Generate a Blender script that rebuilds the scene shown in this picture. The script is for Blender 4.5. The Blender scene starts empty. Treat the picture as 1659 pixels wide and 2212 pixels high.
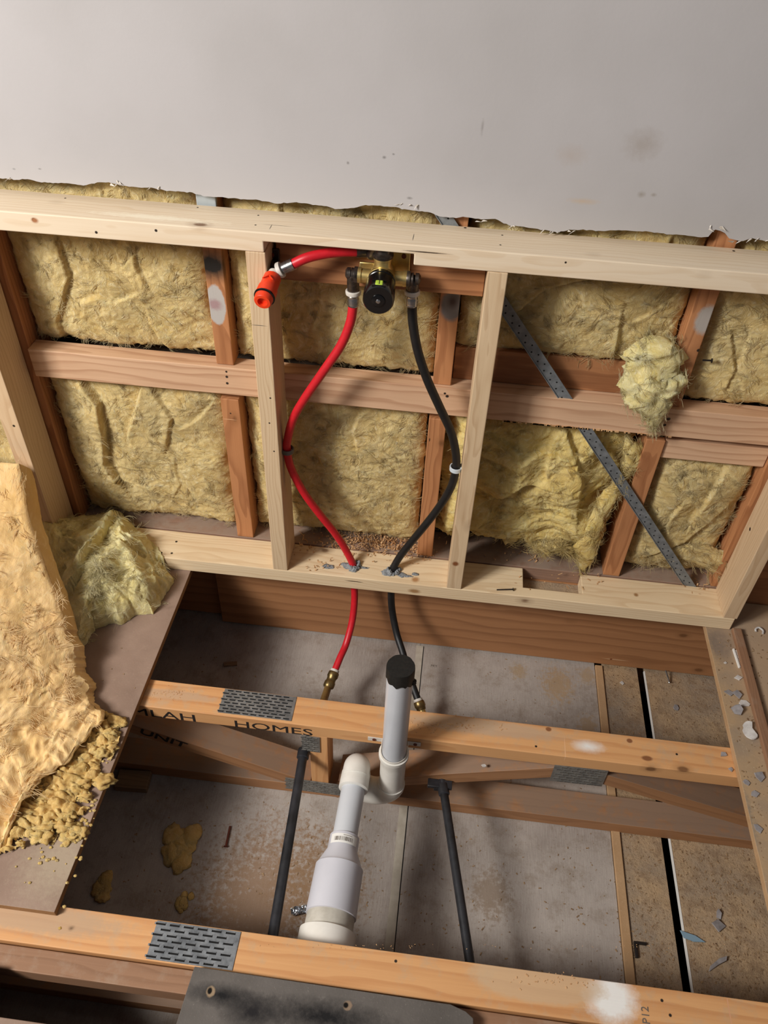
import bpy, bmesh, math, random
from mathutils import Vector, Matrix, noise
PI = math.pi
random.seed(7)
S = bpy.context.scene
COL = S.collection

# ------------------------------------------------------------------ camera
CAM = Vector((0.0, -1.2439562, 1.41480913))
YAW, PITCH, ROLL, F = -8.24930021e-02, 7.48305564e-01, 4.63814028e-02, 1727.81472
cy, sy, cp, sp = math.cos(YAW), math.sin(YAW), math.cos(PITCH), math.sin(PITCH)
FW = Vector((sy*cp, cy*cp, -sp)); R0 = Vector((cy, -sy, 0)); U0 = R0.cross(FW)
RT = math.cos(ROLL)*R0 + math.sin(ROLL)*U0
UP = -math.sin(ROLL)*R0 + math.cos(ROLL)*U0
cd = bpy.data.cameras.new('camera'); cam = bpy.data.objects.new('camera', cd); COL.objects.link(cam)
cam.matrix_world = Matrix(((RT.x, UP.x, -FW.x, CAM.x), (RT.y, UP.y, -FW.y, CAM.y), (RT.z, UP.z, -FW.z, CAM.z), (0, 0, 0, 1)))
cd.sensor_fit = 'VERTICAL'; cd.sensor_height = 36; cd.sensor_width = 27; cd.lens = F/2212*36
cd.clip_start = 0.01
S.camera = cam

def P(px, py, x=None, y=None, z=None):
    """a measured point of the photograph carried onto a plane of the room"""
    d = (px-829.5)/F*RT - (py-1106)/F*UP + FW
    if y is not None: t = (y-CAM.y)/d.y
    elif z is not None: t = (z-CAM.z)/d.z
    else: t = (x-CAM.x)/d.x
    return CAM + t*d

# ------------------------------------------------------------------ light and exposure
W = bpy.data.worlds.new('world'); S.world = W; W.use_nodes = True
W.node_tree.nodes['Background'].inputs[0].default_value = (0.93, 0.93, 1.0, 1)
W.node_tree.nodes['Background'].inputs[1].default_value = 0.105
def area(name, loc, target, sx, sy_, power, col):
    l = bpy.data.lights.new(name, 'AREA'); l.shape = 'RECTANGLE'; l.size = sx; l.size_y = sy_; l.energy = power; l.color = col
    o = bpy.data.objects.new(name, l); COL.objects.link(o); o.location = loc
    o.rotation_euler = (Vector(target)-Vector(loc)).to_track_quat('-Z', 'Y').to_euler(); return o
area('window_light', (-2.1, -1.75, 2.15), (0.0, 0.0, 0.3), 0.6, 0.7, 92, (1.0, 0.96, 0.915))
area('ceiling_light', (-1.9, -2.2, 2.7), (0.1, -0.1, 0.2), 0.8, 0.8, 24, (1.0, 0.97, 0.94))
S.view_settings.view_transform = 'Standard'; S.view_settings.look = 'None'
S.view_settings.gamma = 1; S.view_settings.use_curve_mapping = False
S.view_settings.exposure = 0.0

# ------------------------------------------------------------------ materials
def srgb(h):
    if isinstance(h, str):
        h = h.lstrip('#'); c = [int(h[i:i+2], 16)/255 for i in (0, 2, 4)]
    else: c = [v/255 for v in h]
    return tuple((v/12.92 if v <= .04045 else ((v+.055)/1.055)**2.4) for v in c)+(1,)
class NT:
    def __init__(s, name, rough=.6, metal=0, spec=.4):
        s.m = bpy.data.materials.new(name); s.m.use_nodes = True; s.t = s.m.node_tree; s.n = s.t.nodes; s.l = s.t.links
        s.b = s.n['Principled BSDF']; s.b.inputs['Roughness'].default_value = rough; s.b.inputs['Metallic'].default_value = metal
        s.b.inputs['Specular IOR Level'].default_value = spec
        s.tc = s.n.new('ShaderNodeTexCoord'); s.geo = s.n.new('ShaderNodeNewGeometry'); s.oi = s.n.new('ShaderNodeObjectInfo')
    def lk(s, a, b): s.l.new(a, b)
    def objvec(s, scale=(1, 1, 1), rnd=True, world=False):
        src = s.geo.outputs['Position'] if world else s.tc.outputs['Object']
        if rnd:
            a = s.n.new('ShaderNodeVectorMath'); a.operation = 'ADD'; s.lk(src, a.inputs[0])
            m = s.n.new('ShaderNodeMath'); m.operation = 'MULTIPLY'; m.inputs[1].default_value = 37; s.lk(s.oi.outputs['Random'], m.inputs[0])
            s.lk(m.outputs[0], a.inputs[1]); src = a.outputs[0]
        k = s.n.new('ShaderNodeVectorMath'); k.operation = 'MULTIPLY'; k.inputs[1].default_value = scale; s.lk(src, k.inputs[0]); return k.outputs[0]
    def noise(s, vec, scale, detail=4, rough=.55, dist=0):
        k = s.n.new('ShaderNodeTexNoise'); k.inputs['Scale'].default_value = scale; k.inputs['Detail'].default_value = detail
        k.inputs['Roughness'].default_value = rough; k.inputs['Distortion'].default_value = dist; s.lk(vec, k.inputs['Vector']); return k.outputs[0]
    def ramp(s, fac, stops, interp='LINEAR'):
        k = s.n.new('ShaderNodeValToRGB'); e = k.color_ramp.elements; k.color_ramp.interpolation = interp
        while len(e) < len(stops): e.new(.5)
        for q, (p, c) in zip(e, stops):
            q.position = p; q.color = (c, c, c, 1) if isinstance(c, (int, float)) else c
        s.lk(fac, k.inputs[0]); return k.outputs[0]
    def mix(s, fac, a, b, mode='MIX'):
        k = s.n.new('ShaderNodeMix'); k.data_type = 'RGBA'; k.blend_type = mode
        for v, i in ((fac, 0), (a, 6), (b, 7)):
            if isinstance(v, (int, float)): k.inputs[i].default_value = v
            elif isinstance(v, tuple): k.inputs[i].default_value = v
            else: s.lk(v, k.inputs[i])
        return k.outputs[2]
    def math(s, op, a, b=None, c=None):
        k = s.n.new('ShaderNodeMath'); k.operation = op
        for i, v in enumerate((a, b, c)):
            if v is None: continue
            if isinstance(v, (int, float)): k.inputs[i].default_value = v
            else: s.lk(v, k.inputs[i])
        return k.outputs[0]
    def spot(s, base, c, r, col, soft=.5, ragged=0, amount=1.0):
        """a stain at a fixed place in the room: centre, radii, colour"""
        a = s.n.new('ShaderNodeVectorMath'); a.operation = 'SUBTRACT'; a.inputs[1].default_value = c; s.lk(s.geo.outputs['Position'], a.inputs[0])
        k = s.n.new('ShaderNodeVectorMath'); k.operation = 'DIVIDE'; k.inputs[1].default_value = r; s.lk(a.outputs[0], k.inputs[0])
        ln = s.n.new('ShaderNodeVectorMath'); ln.operation = 'LENGTH'; s.lk(k.outputs[0], ln.inputs[0]); d = ln.outputs['Value']
        if ragged:
            nz = s.noise(s.geo.outputs['Position'], 90, 4, .7); d = s.math('ADD', d, s.math('MULTIPLY', s.math('SUBTRACT', nz, .5), ragged))
        mr = s.n.new('ShaderNodeMapRange'); mr.inputs[1].default_value = 1-soft; mr.inputs[2].default_value = 1.0
        mr.inputs[3].default_value = amount; mr.inputs[4].default_value = 0; s.lk(d, mr.inputs[0])
        return s.mix(mr.outputs[0], base, col)
    def bump(s, h, strength=.3, dist=.001):
        k = s.n.new('ShaderNodeBump'); k.inputs['Strength'].default_value = strength; k.inputs['Distance'].default_value = dist
        s.lk(h, k.inputs['Height']); s.lk(k.outputs[0], s.b.inputs['Normal'])
    def done(s, col):
        if isinstance(col, tuple): s.b.inputs['Base Color'].default_value = col
        else: s.lk(col, s.b.inputs['Base Color'])
        return s.m

def wood(name, light, dark, knot='#6b4527', bands=26, bandmix=.5, dust=None, dustlo=.5, rough=.62, spots=(), knots=True, stain=None, grainscale=1.0):
    n = NT(name, rough)
    v = n.objvec((.55, 1, 1))
    warp = n.noise(n.objvec((1.6, 9, 9)), 2.2, 2, .5)
    # growth rings: distance from a pith line beside the board
    sx = n.n.new('ShaderNodeSeparateXYZ'); n.lk(n.tc.outputs['Object'], sx.inputs[0])
    rnd = n.math('MULTIPLY', n.oi.outputs['Random'], .12)
    yy = n.math('ADD', sx.outputs[1], n.math('ADD', rnd, .03)); zz = n.math('ADD', sx.outputs[2], n.math('SUBTRACT', .07, rnd))
    rad = n.math('SQRT', n.math('ADD', n.math('MULTIPLY', yy, yy), n.math('MULTIPLY', zz, zz)))
    rad = n.math('ADD', rad, n.math('MULTIPLY', warp, .045))
    ring = n.math('FRACT', n.math('MULTIPLY', rad, 1000.0/bands*3.2))
    rcol = n.ramp(ring, [(0, 0), (.55, .25), (.86, 1), (.97, .7), (1, 0)])
    fine = n.noise(n.objvec((6, 260*grainscale, 260*grainscale)), 1.0, 3, .6)
    big = n.noise(n.objvec((2, 14, 14)), 1.0, 3, .5)
    fac = n.math('ADD', n.math('MULTIPLY', rcol, bandmix), n.math('ADD', n.math('MULTIPLY', n.math('SUBTRACT', fine, .5), .5), n.math('MULTIPLY', n.math('SUBTRACT', big, .45), .7)))
    col = n.mix(n.ramp(fac, [(0, 0), (1, 1)]), srgb(light), srgb(dark))
    if knots:
        vo = n.n.new('ShaderNodeTexVoronoi'); vo.inputs['Scale'].default_value = 1.0; n.lk(n.objvec((5.5, 9, 9)), vo.inputs['Vector'])
        kd = n.math('ADD', vo.outputs['Distance'], n.math('MULTIPLY', n.math('SUBTRACT', fine, .5), .05))
        col = n.mix(n.ramp(kd, [(.045, .85), (.075, .25), (.15, 0)]), col, srgb(knot))
    if stain:
        sm = n.noise(n.objvec((3, 10, 10)), 1.0, 5, .7); col = n.mix(n.ramp(sm, [(.52, 0), (.72, .6)]), col, srgb(stain))
    if dust:
        up = n.n.new('ShaderNodeSeparateXYZ'); n.lk(n.geo.outputs['True Normal'], up.inputs[0])
        dn = n.noise(n.objvec((1, 1, 1), world=True, rnd=False), 26, 6, .68)
        dm = n.math('MULTIPLY', n.ramp(dn, [(dustlo-.1, 0), (dustlo+.12, .8)]), n.ramp(up.outputs[2], [(.5, 0), (.8, 1)]))
        col = n.mix(dm, col, srgb(dust))
    for sp_ in spots: col = n.spot(col, *sp_)
    n.bump(n.math('ADD', n.math('MULTIPLY', fine, .6), n.math('MULTIPLY', rcol, .3)), .35, .0006)
    return n.done(col)

DK = srgb('#2a2019'); WHT = srgb('#f2f0ec'); PEN = srgb('#5a5248')
def hole(px, py, r=.0022, **k): p = P(px, py, **k); return (tuple(p), (r, r, r), DK, .35)
TPZ = .851
m_new_top = wood('pale_spruce_top_plate', '#e9d6ba', '#cfae83', bandmix=.30, bands=30, spots=[
    hole(427, 448, z=TPZ), hole(558, 465, z=TPZ), hole(552, 486, z=TPZ), hole(1005, 492, .003, z=TPZ), hole(1085, 508, z=TPZ), hole(1081, 529, z=TPZ), hole(1585, 542, .003, z=TPZ),
    hole(337, 498, .003, y=0), hole(208, 502, .003, y=0), hole(73, 475, .004, y=0), hole(1222, 567, y=0), hole(141, 428, z=TPZ),
    (tuple(P(75, 476, y=0)), (.008, .006, .006), srgb('#a8714a'), .6), (tuple(P(585, 490, z=TPZ)), (.0008, .012, .01), PEN, .4), (tuple(P(600, 487, z=TPZ)), (.03, .0007, .01), PEN, .5),
    (tuple(P(893, 512, z=TPZ)), (.0008, .016, .01), PEN, .4), (tuple(P(920, 545, y=0)), (.045, .01, .0016), srgb('#4a3a2c'), .6, .5), (tuple(P(340, 470, z=TPZ)), (.14, .012, .01), srgb('#f6ead0'), .7, 1.2, .8),
    (tuple(P(1330, 575, z=TPZ)), (.006, .004, .006), srgb('#a98a68'), .6)])
m_new_stud = wood('pale_spruce_stud', '#d9bf9b', '#b3906a', bandmix=.45, bands=22, spots=[
    hole(582, 914, y=0), hole(592, 975, y=0), hole(584, 860, y=0), (tuple(P(559, 703, y=0)), (.018, .004, .0008), PEN, .5), (tuple(P(984, 1218, y=0)), (.009, .004, .009), srgb('#85522f'), .5)])
m_new_post = wood('pale_spruce_post', '#d6bb98', '#b7946e', bandmix=.42, bands=30, spots=[hole(30, 920, .0035, y=0), hole(76, 1085, .0035, y=0), hole(1620, 1143, .005, x=.675), hole(1650, 1172, .004, x=.675)])
m_new_sill = wood('pale_spruce_bottom_plate', '#ead3ae', '#cba77b', bandmix=.40, bands=26, spots=[
    hole(381, 1170, .0035, z=.038), hole(349, 1194, .003, z=.038), hole(371, 1195, .0035, z=.038),
    (tuple(P(897, 1252, z=.038)), (.012, .010, .01), srgb('#b48659'), .6, .6), (tuple(P(895, 1277, y=0)), (.018, .004, .009), srgb('#a67f55'), .6, .5), (tuple(P(765, 1256, y=0)), (.024, .004, .0015), srgb('#2a1d14'), .4, .3),
    (tuple(P(1374, 1285, z=.038)), (.007, .007, .007), srgb('#a37a50'), .6)])
m_rail = wood('pink_brown_rail', '#d8b290', '#ad8060', bandmix=.6, bands=52, spots=[
    hole(489, 803, .0028, y=.085), hole(490, 814, .0035, y=.085), hole(491, 828, .0035, y=.085), hole(966, 856, .004, y=.085), hole(961, 850, .003, y=.085), hole(1436, 918, .0035, y=.085), hole(1444, 905, .0045, y=.085)])
m_old = wood('aged_orange_brown_stud', '#bd8458', '#8c5734', bandmix=.55, bands=36, spots=[
    (tuple(P(456, 572, y=.094)), (.055, .03, .042), srgb('#1c1815'), .7, .3),
    (tuple(P(467, 659, y=.094)), (.019, .01, .044), srgb('#b7b3ae'), .12, .25), (tuple(P(465, 658, y=.094)), (.017, .01, .015), srgb('#a07c80'), .6, .8, .8),
    (tuple(P(976, 662, y=.094)), (.024, .012, .034), srgb('#6f6a68'), .25, .3), (tuple(P(978, 652, y=.094)), (.014, .012, .018), srgb('#40302c'), .8),
    (tuple(P(1524, 692, y=.094)), (.02, .012, .033), srgb('#aaa29a'), .3, .5),
    (tuple(P(1366, 977, y=.094)), (.009, .004, .001), srgb('#e8d8c0'), .5), (tuple(P(928, 950, y=.094)), (.0012, .004, .006), DK, .4), (tuple(P(498, 893, y=.094)), (.0022, .003, .0022), DK, .4),
    (tuple(P(495, 906, y=.094)), (.02, .004, .0008), srgb('#e0b48a'), .5), (tuple(P(435, 430, y=.094)), (.03, .02, .05), srgb('#a9b0b2'), .15, .25),
    hole(1509, 757, .004, y=.094), hole(1516, 748, .003, y=.094), hole(1508, 780, .003, y=.094)])
m_old_dark = wood('aged_dark_brown_board', '#a8744c', '#7a4c2e', bandmix=.6, bands=60)
m_rim = wood('fir_rim_joist', '#a97850', '#7c5030', bandmix=.5, bands=90, spots=[(tuple(P(1330, 1425, y=.09)), (.04, .01, .0013), srgb('#d8b48c'), .5), (tuple(P(1320, 1424, y=.09)), (.004, .01, .004), srgb('#7a4526'), .5)])
m_sole = wood('dusty_sole_plate', '#9a7a66', '#6f5444', bandmix=.3, dust='#9b8878', dustlo=.42)
TZ = -.016
m_truss = wood('orange_fir_truss', '#dca670', '#b97a48', bandmix=.45, bands=70, dust='#c3a482', dustlo=.62, spots=[
    (tuple(P(1270, 1612, z=TZ)), (.040, .018, .02), srgb('#f0ece6'), .9, .5), (tuple(P(1320, 2155, z=TZ)), (.050, .045, .02), srgb('#f3f0ea'), .55, .5),
    (tuple(P(1040, 1570, z=TZ)), (.20, .022, .02), srgb('#c0a488'), .35, .6, .75), (tuple(P(1160, 2120, z=TZ)), (.12, .035, .02), srgb('#ceb08c'), .2, .35, .7),
    (tuple(P(1360, 1600, z=TZ)), (.007, .006, .02), srgb('#8b5a38'), .35), (tuple(P(1398, 1638, z=TZ)), (.013, .007, .02), srgb('#8b5a38'), .4, .2), (tuple(P(1185, 1575, z=TZ)), (.007, .006, .02), srgb('#8b5a38'), .35),
    (tuple(P(370, 1500, z=TZ)), (.12, .014, .02), srgb('#c2a080'), .4, .8, .8), (tuple(P(60, 1980, z=TZ)), (.2, .03, .02), srgb('#b89a7c'), .4, .6, .8),
    (tuple(P(1574, 2175, z=TZ)), (.0012, .04, .02), srgb('#d8a078'), .4), (tuple(P(1221, 1625, z=TZ)), (.0010, .04, .02), srgb('#e8b78a'), .4),
    hole(855, 2076, .003, z=TZ), hole(1430, 2161, .003, z=TZ), hole(1448, 2193, .003, z=TZ), hole(1158, 1612, .003, z=TZ), hole(1462, 1629, .003, z=TZ)])
m_web = wood('brown_fir_truss_web', '#a87a54', '#835a3a', bandmix=.4, bands=60, dust='#8a7564', dustlo=.38)
m_lath = wood('brown_batten', '#9a7458', '#7b583f', bandmix=.4, dust='#a08670', dustlo=.6, knots=False)
m_scrap = wood('grey_pine_scrap', '#8f7458', '#6d543c', bandmix=.5)

def board_mat(name, base, dark, speck, edge=False, spots=(), scale=1.0):
    n = NT(name, .8, spec=.2)
    v = n.objvec(rnd=False, world=True)
    a = n.noise(v, 9, 5, .6); b = n.noise(v, 260*scale, 3, .7); c = n.noise(v, 45, 5, .7)
    col = n.mix(n.ramp(a, [(.3, 0), (.7, 1)]), srgb(base), srgb(dark))
    col = n.mix(n.ramp(b, [(.62, 0), (.75, .7)]), col, srgb(speck))
    col = n.mix(n.ramp(c, [(.6, 0), (.8, .4)]), col, srgb(speck))
    for sp_ in spots: col = n.spot(col, *sp_)
    n.bump(n.math('ADD', b, c), .35, .001)
    return n.done(col)
m_floorL = board_mat('taupe_particle_board', '#a08878', '#8a7364', '#b3a08c', spots=[(tuple(P(130, 1860, z=0)), (.09, .09, .03), srgb('#b0a089'), .8, 1.1, .7)])
m_floorR = board_mat('dusty_particle_board', '#a08d78', '#c0a078', '#d6c3a4', scale=.7, spots=[(tuple(P(1560, 1390, z=0)), (.05, .07, .03), srgb('#857668'), .6, .9), (tuple(P(1640, 1420, z=0)), (.10, .2, .03), srgb('#b59b80'), .6, .9, .7), (tuple(P(1600, 1760, z=0)), (.03, .08, .03), srgb('#8f8272'), .6, 1.3)])
m_edge = board_mat('raw_board_edge', '#c2a07a', '#ad8a64', '#dcc09a')
m_edgeL = board_mat('brown_board_edge', '#a07a54', '#84613f', '#b8936c')
m_darkboard = board_mat('soot_stained_board', '#6d6762', '#59544f', '#8a837b', spots=[
    (tuple(P(480, 2150, z=0)), (.07, .02, .03), srgb('#1f1e1f'), .9, .6), (tuple(P(700, 2195, z=0)), (.13, .03, .03), srgb('#1f1e1f'), .9, .7), (tuple(P(545, 2185, z=0)), (.06, .03, .03), srgb('#262425'), .9, .6),
    (tuple(P(455, 2142, z=0)), (.008, .009, .02), srgb('#9a846a'), .3, .6), (tuple(P(453, 2140, z=0)), (.0045, .006, .02), srgb('#120f0d'), .4, .3),
    (tuple(P(751, 2172, z=0)), (.008, .008, .02), srgb('#8c7763'), .3, .6), (tuple(P(747, 2171, z=0)), (.005, .005, .02), srgb('#120f0d'), .4, .3)])
def belly_mat():
    n = NT('grey_underfloor_board', .85, spec=.2); v = n.objvec(rnd=False, world=True)
    st = n.noise(n.objvec((420, 30, 30), rnd=False, world=True), 1.0, 3, .6)
    a = n.noise(v, 5, 5, .6); c = n.noise(v, 16, 8, .8); d = n.noise(v, 240, 4, .85)
    col = n.mix(n.ramp(a, [(.3, 0), (.7, 1)]), srgb('#b8aea5'), srgb('#958a82'))
    col = n.mix(n.ramp(st, [(.4, 0), (.7, .35)]), col, srgb('#c2bab0'))
    col = n.mix(n.ramp(c, [(.50, 0), (.70, .6)]), col, srgb('#7d6a55'))
    col = n.mix(n.ramp(d, [(.60, 0), (.68, .8)]), col, srgb('#66533f'))
    for px, py, r, k in ((1120, 1450, .025, '#a89070'), (1205, 1480, .050, '#ab8f6c'), (1270, 1570, .03, '#a89072'), (1268, 1460, .025, '#a89072'), (560, 1960, .16, '#8a6a4c'), (700, 1900, .10, '#8d7053'), (1060, 1930, .05, '#8c7a68')):
        col = n.spot(col, tuple(P(px, py, z=-.3)), (r, r*1.3, .05), srgb(k), .6, 3.0, .75)
    n.bump(n.math('ADD', st, d), .4, .001)
    return n.done(col)
m_belly = belly_mat()
def dusty_mat():
    n = NT('sawdust_covered_board', .9, spec=.15); v = n.objvec(rnd=False, world=True)
    a = n.noise(v, 6, 5, .65); b = n.noise(v, 200, 4, .8); c = n.noise(v, 38, 5, .7)
    col = n.mix(n.ramp(a, [(.35, 0), (.62, 1)]), srgb('#978878'), srgb('#b89c7a'))
    col = n.mix(n.ramp(c, [(.50, 0), (.62, .6)]), col, srgb('#8d745b'))
    col = n.mix(n.ramp(b, [(.57, 0), (.66, .75)]), col, srgb('#6a5642'))
    e = n.noise(v, 420, 3, .8); col = n.mix(n.ramp(e, [(.58, 0), (.68, .7)]), col, srgb('#cdb593'))
    n.bump(n.math('ADD', b, n.math('MULTIPLY', c, 2.0)), .9, .002)
    return n.done(col)
m_dusty = dusty_mat()
def simple(name, col, rough=.5, metal=0, spec=.5, nz=0, sc=80, c2=None, bumps=0):
    n = NT(name, rough, metal, spec)
    v = n.objvec()
    q = n.noise(v, sc, 4, .6)
    c = n.mix(n.ramp(q, [(.35, 0), (.7, 1)]), srgb(col), srgb(c2 or col))
    if bumps: n.bump(q, bumps, .001)
    return n.done(c)
m_red = simple('red_hose', '#d31f2b', .42, c2='#c41a26'); m_black = simple('black_hose', '#121213', .5, c2='#1b1a1a')
m_pipeblack = simple('dusty_black_pipe', '#1b1c1e', .42, c2='#34353a', sc=25)
m_brass = simple('brushed_brass', '#e0c888', .36, .85, c2='#cdb068'); m_brass2 = simple('aged_brass', '#9d8558', .38, .85, c2='#6f5c38')
m_brown_pipe = simple('brown_plastic_stub', '#8d6f3f', .5, c2='#7a5e35')
m_nickel = simple('dark_nickel', '#6b625b', .35, .8, c2='#3d3733'); m_chrome = simple('bright_steel_sleeve', '#b9b9b9', .25, .95, c2='#8c8c8c')
m_gloss = simple('glossy_black_plastic', '#0c0c0d', .22, c2='#101011'); m_orange = simple('orange_plastic', '#f0421a', .42, c2='#e63c17')
m_orange_d = simple('orange_plastic_bore', '#c42a10', .5)
m_ring = simple('white_plastic', '#d8d2c8', .5, c2='#c8c0b4'); m_green = simple('lime_level_vial', '#b8d64a', .15)
m_pvc = simple('grey_white_pvc', '#cfd2d6', .28, c2='#c3c6cb', sc=6); m_pvcw = simple('white_pvc', '#e9e6de', .35, c2='#dcd8cd', sc=20)
m_pvcc = simple('smudged_cream_pvc', '#c9c4b8', .45, c2='#aaa496', sc=30); m_fit = simple('white_pvc_reducer', '#d3d3da', .32, c2='#cbcbd2', sc=10)
m_tape = simple('black_tape', '#121210', .55, c2='#1d1c19', sc=200, bumps=.3)
m_galv = simple('galvanised_steel', '#a9adb0', .42, .75, c2='#7c8084', sc=70); m_galvp = simple('dull_galvanised_plate', '#8f8c86', .5, .5, c2='#6e6c68', sc=60)
m_galvd = simple('dull_galvanised_strap', '#8b9093', .55, .35, c2='#696e71', sc=60)
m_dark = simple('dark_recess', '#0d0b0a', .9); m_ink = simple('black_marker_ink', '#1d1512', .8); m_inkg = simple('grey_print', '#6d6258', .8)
m_caulk = simple('grey_caulk', '#9c9fa1', .6, c2='#63676a', sc=260, bumps=.6); m_rust = simple('rusty_screw', '#6e3a2c', .55, .5); m_steel = simple('dark_steel_nail', '#3c3633', .45, .7)
m_clipg = simple('grey_clip', '#5f5b57', .5); m_clipw = simple('pale_blue_clip', '#c8d3da', .4)
m_gyp = simple('grey_plaster_flake', '#a39d9c', .8, c2='#837d7c'); m_gypw = simple('white_plaster_flake', '#d8d4cf', .8, c2='#b8b2ac'); m_blue = simple('blue_grey_flake', '#7c96a6', .7)
m_white = simple('white_painted_edge', '#eceae4', .6); m_strip = simple('pale_seam_tape', '#b9b0a1', .7, c2='#a49a8a', sc=40)
m_foil = simple('crumpled_foil', '#d5d8dc', .2, .95, c2='#8f9398', sc=60, bumps=.8)
m_shav = simple('fresh_wood_shaving', '#d9b283', .7, c2='#b07f50', sc=30); m_dust = simple('wood_crumb', '#a88a66', .8, c2='#6e543c', sc=120)
m_sheath = simple('dark_wall_sheathing', '#4a3a2c', .9, c2='#2e251d', sc=10)

def insul(name, c1, c2, c3, c4, s=1.0, warp=.16, bstr=.8):
    """glass wool: warped fibrous streaks"""
    n = NT(name, .95, spec=.1)
    v = n.objvec(rnd=False, world=True)
    w = n.n.new('ShaderNodeTexNoise'); w.inputs['Scale'].default_value = 11*s; w.inputs['Detail'].default_value = 3; n.lk(v, w.inputs['Vector'])
    sub = n.n.new('ShaderNodeVectorMath'); sub.operation = 'MULTIPLY_ADD'; sub.inputs[1].default_value = (warp, warp, warp); n.lk(w.outputs['Color'], sub.inputs[0]); n.lk(v, sub.inputs[2])
    wv = sub.outputs[0]
    def sc(vv, k):
        q = n.n.new('ShaderNodeVectorMath'); q.operation = 'MULTIPLY'; q.inputs[1].default_value = k; n.lk(vv, q.inputs[0]); return q.outputs[0]
    fib = n.noise(sc(wv, (1, 1, 3.2)), 120*s, 5, .72)
    fib2 = n.noise(sc(wv, (2.6, 1, 1)), 60*s, 5, .7, .8)
    big = n.noise(v, 7, 4, .6); mid = n.noise(wv, 26*s, 5, .6)
    col = n.mix(n.ramp(mid, [(.3, 0), (.7, 1)]), srgb(c2), srgb(c1))
    col = n.mix(n.ramp(fib2, [(.52, 0), (.68, .55)]), col, srgb(c3))
    col = n.mix(n.ramp(big, [(.48, 0), (.68, .5)]), col, srgb(c4))
    h = n.math('ADD', n.math('MULTIPLY', fib, .5), n.math('ADD', n.math('MULTIPLY', fib2, .7), n.math('MULTIPLY', mid, 1.0)))
    n.bump(h, bstr, .005)
    n.b.inputs['Subsurface Weight'].default_value = .35; n.b.inputs['Subsurface Radius'].default_value = (1.0, .8, .45); n.b.inputs['Subsurface Scale'].default_value = .009
    return n.done(col)
m_ins = insul('yellow_glass_wool', '#e8d39a', '#cfb272', '#f6ecc6', '#b9a87c')
m_ins_b = insul('bright_yellow_glass_wool', '#f0dc9a', '#dbbd6c', '#faf0c4', '#d0b06a')
m_ins_s = insul('amber_glass_wool_slab', '#ecca94', '#dfb97c', '#f5ddae', '#dcb070', s=.55, warp=.10, bstr=.45)
m_ins_c = insul('crumpled_yellow_glass_wool', '#f8eeba', '#e0cc84', '#fdf8dc', '#cbbd86', s=1.1)
m_crumb = insul('ochre_glass_wool_crumb', '#edc985', '#d9b068', '#f6dca4', '#d3a962', s=1.6)
def wallmat():
    n = NT('white_painted_drywall', .55, spec=.3); v = n.objvec(rnd=False, world=True)
    a = n.noise(v, 3, 4, .5); b = n.noise(v, 160, 4, .6)
    col = n.mix(n.ramp(a, [(.4, 0), (.7, 1)]), srgb('#bdb9b8'), srgb('#b3afad'))
    for px, py, rx, rz, k in ((1390, 312, .035, .03, '#a49a92'), (1235, 335, .03, .02, '#b5aaa2'), (1260, 435, .03, .006, '#c2a98c'), (1385, 420, .008, .006, '#8f8578'), (1412, 421, .006, .004, '#8f8578'),
                             (830, 340, .004, .003, '#55504c'), (850, 333, .003, .002, '#55504c'), (752, 352, .003, .003, '#55504c'), (1042, 275, .003, .014, '#8d8783'), (86, 365, .004, .002, '#4a443f'), (30, 365, .004, .002, '#777'), (885, 428, .006, .003, '#55504c')):
        if k == '#777': k = '#777777'
        col = n.spot(col, tuple(P(px, py, y=.078)), (rx, .02, rz), srgb(k), .9, 1.0, .6)
    n.bump(b, .12, .001)
    return n.done(col)
m_wall = wallmat(); m_gypcore = simple('torn_plasterboard_edge', '#d9d2c8', .9, c2='#a89c8c', sc=120, bumps=.6)

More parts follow.
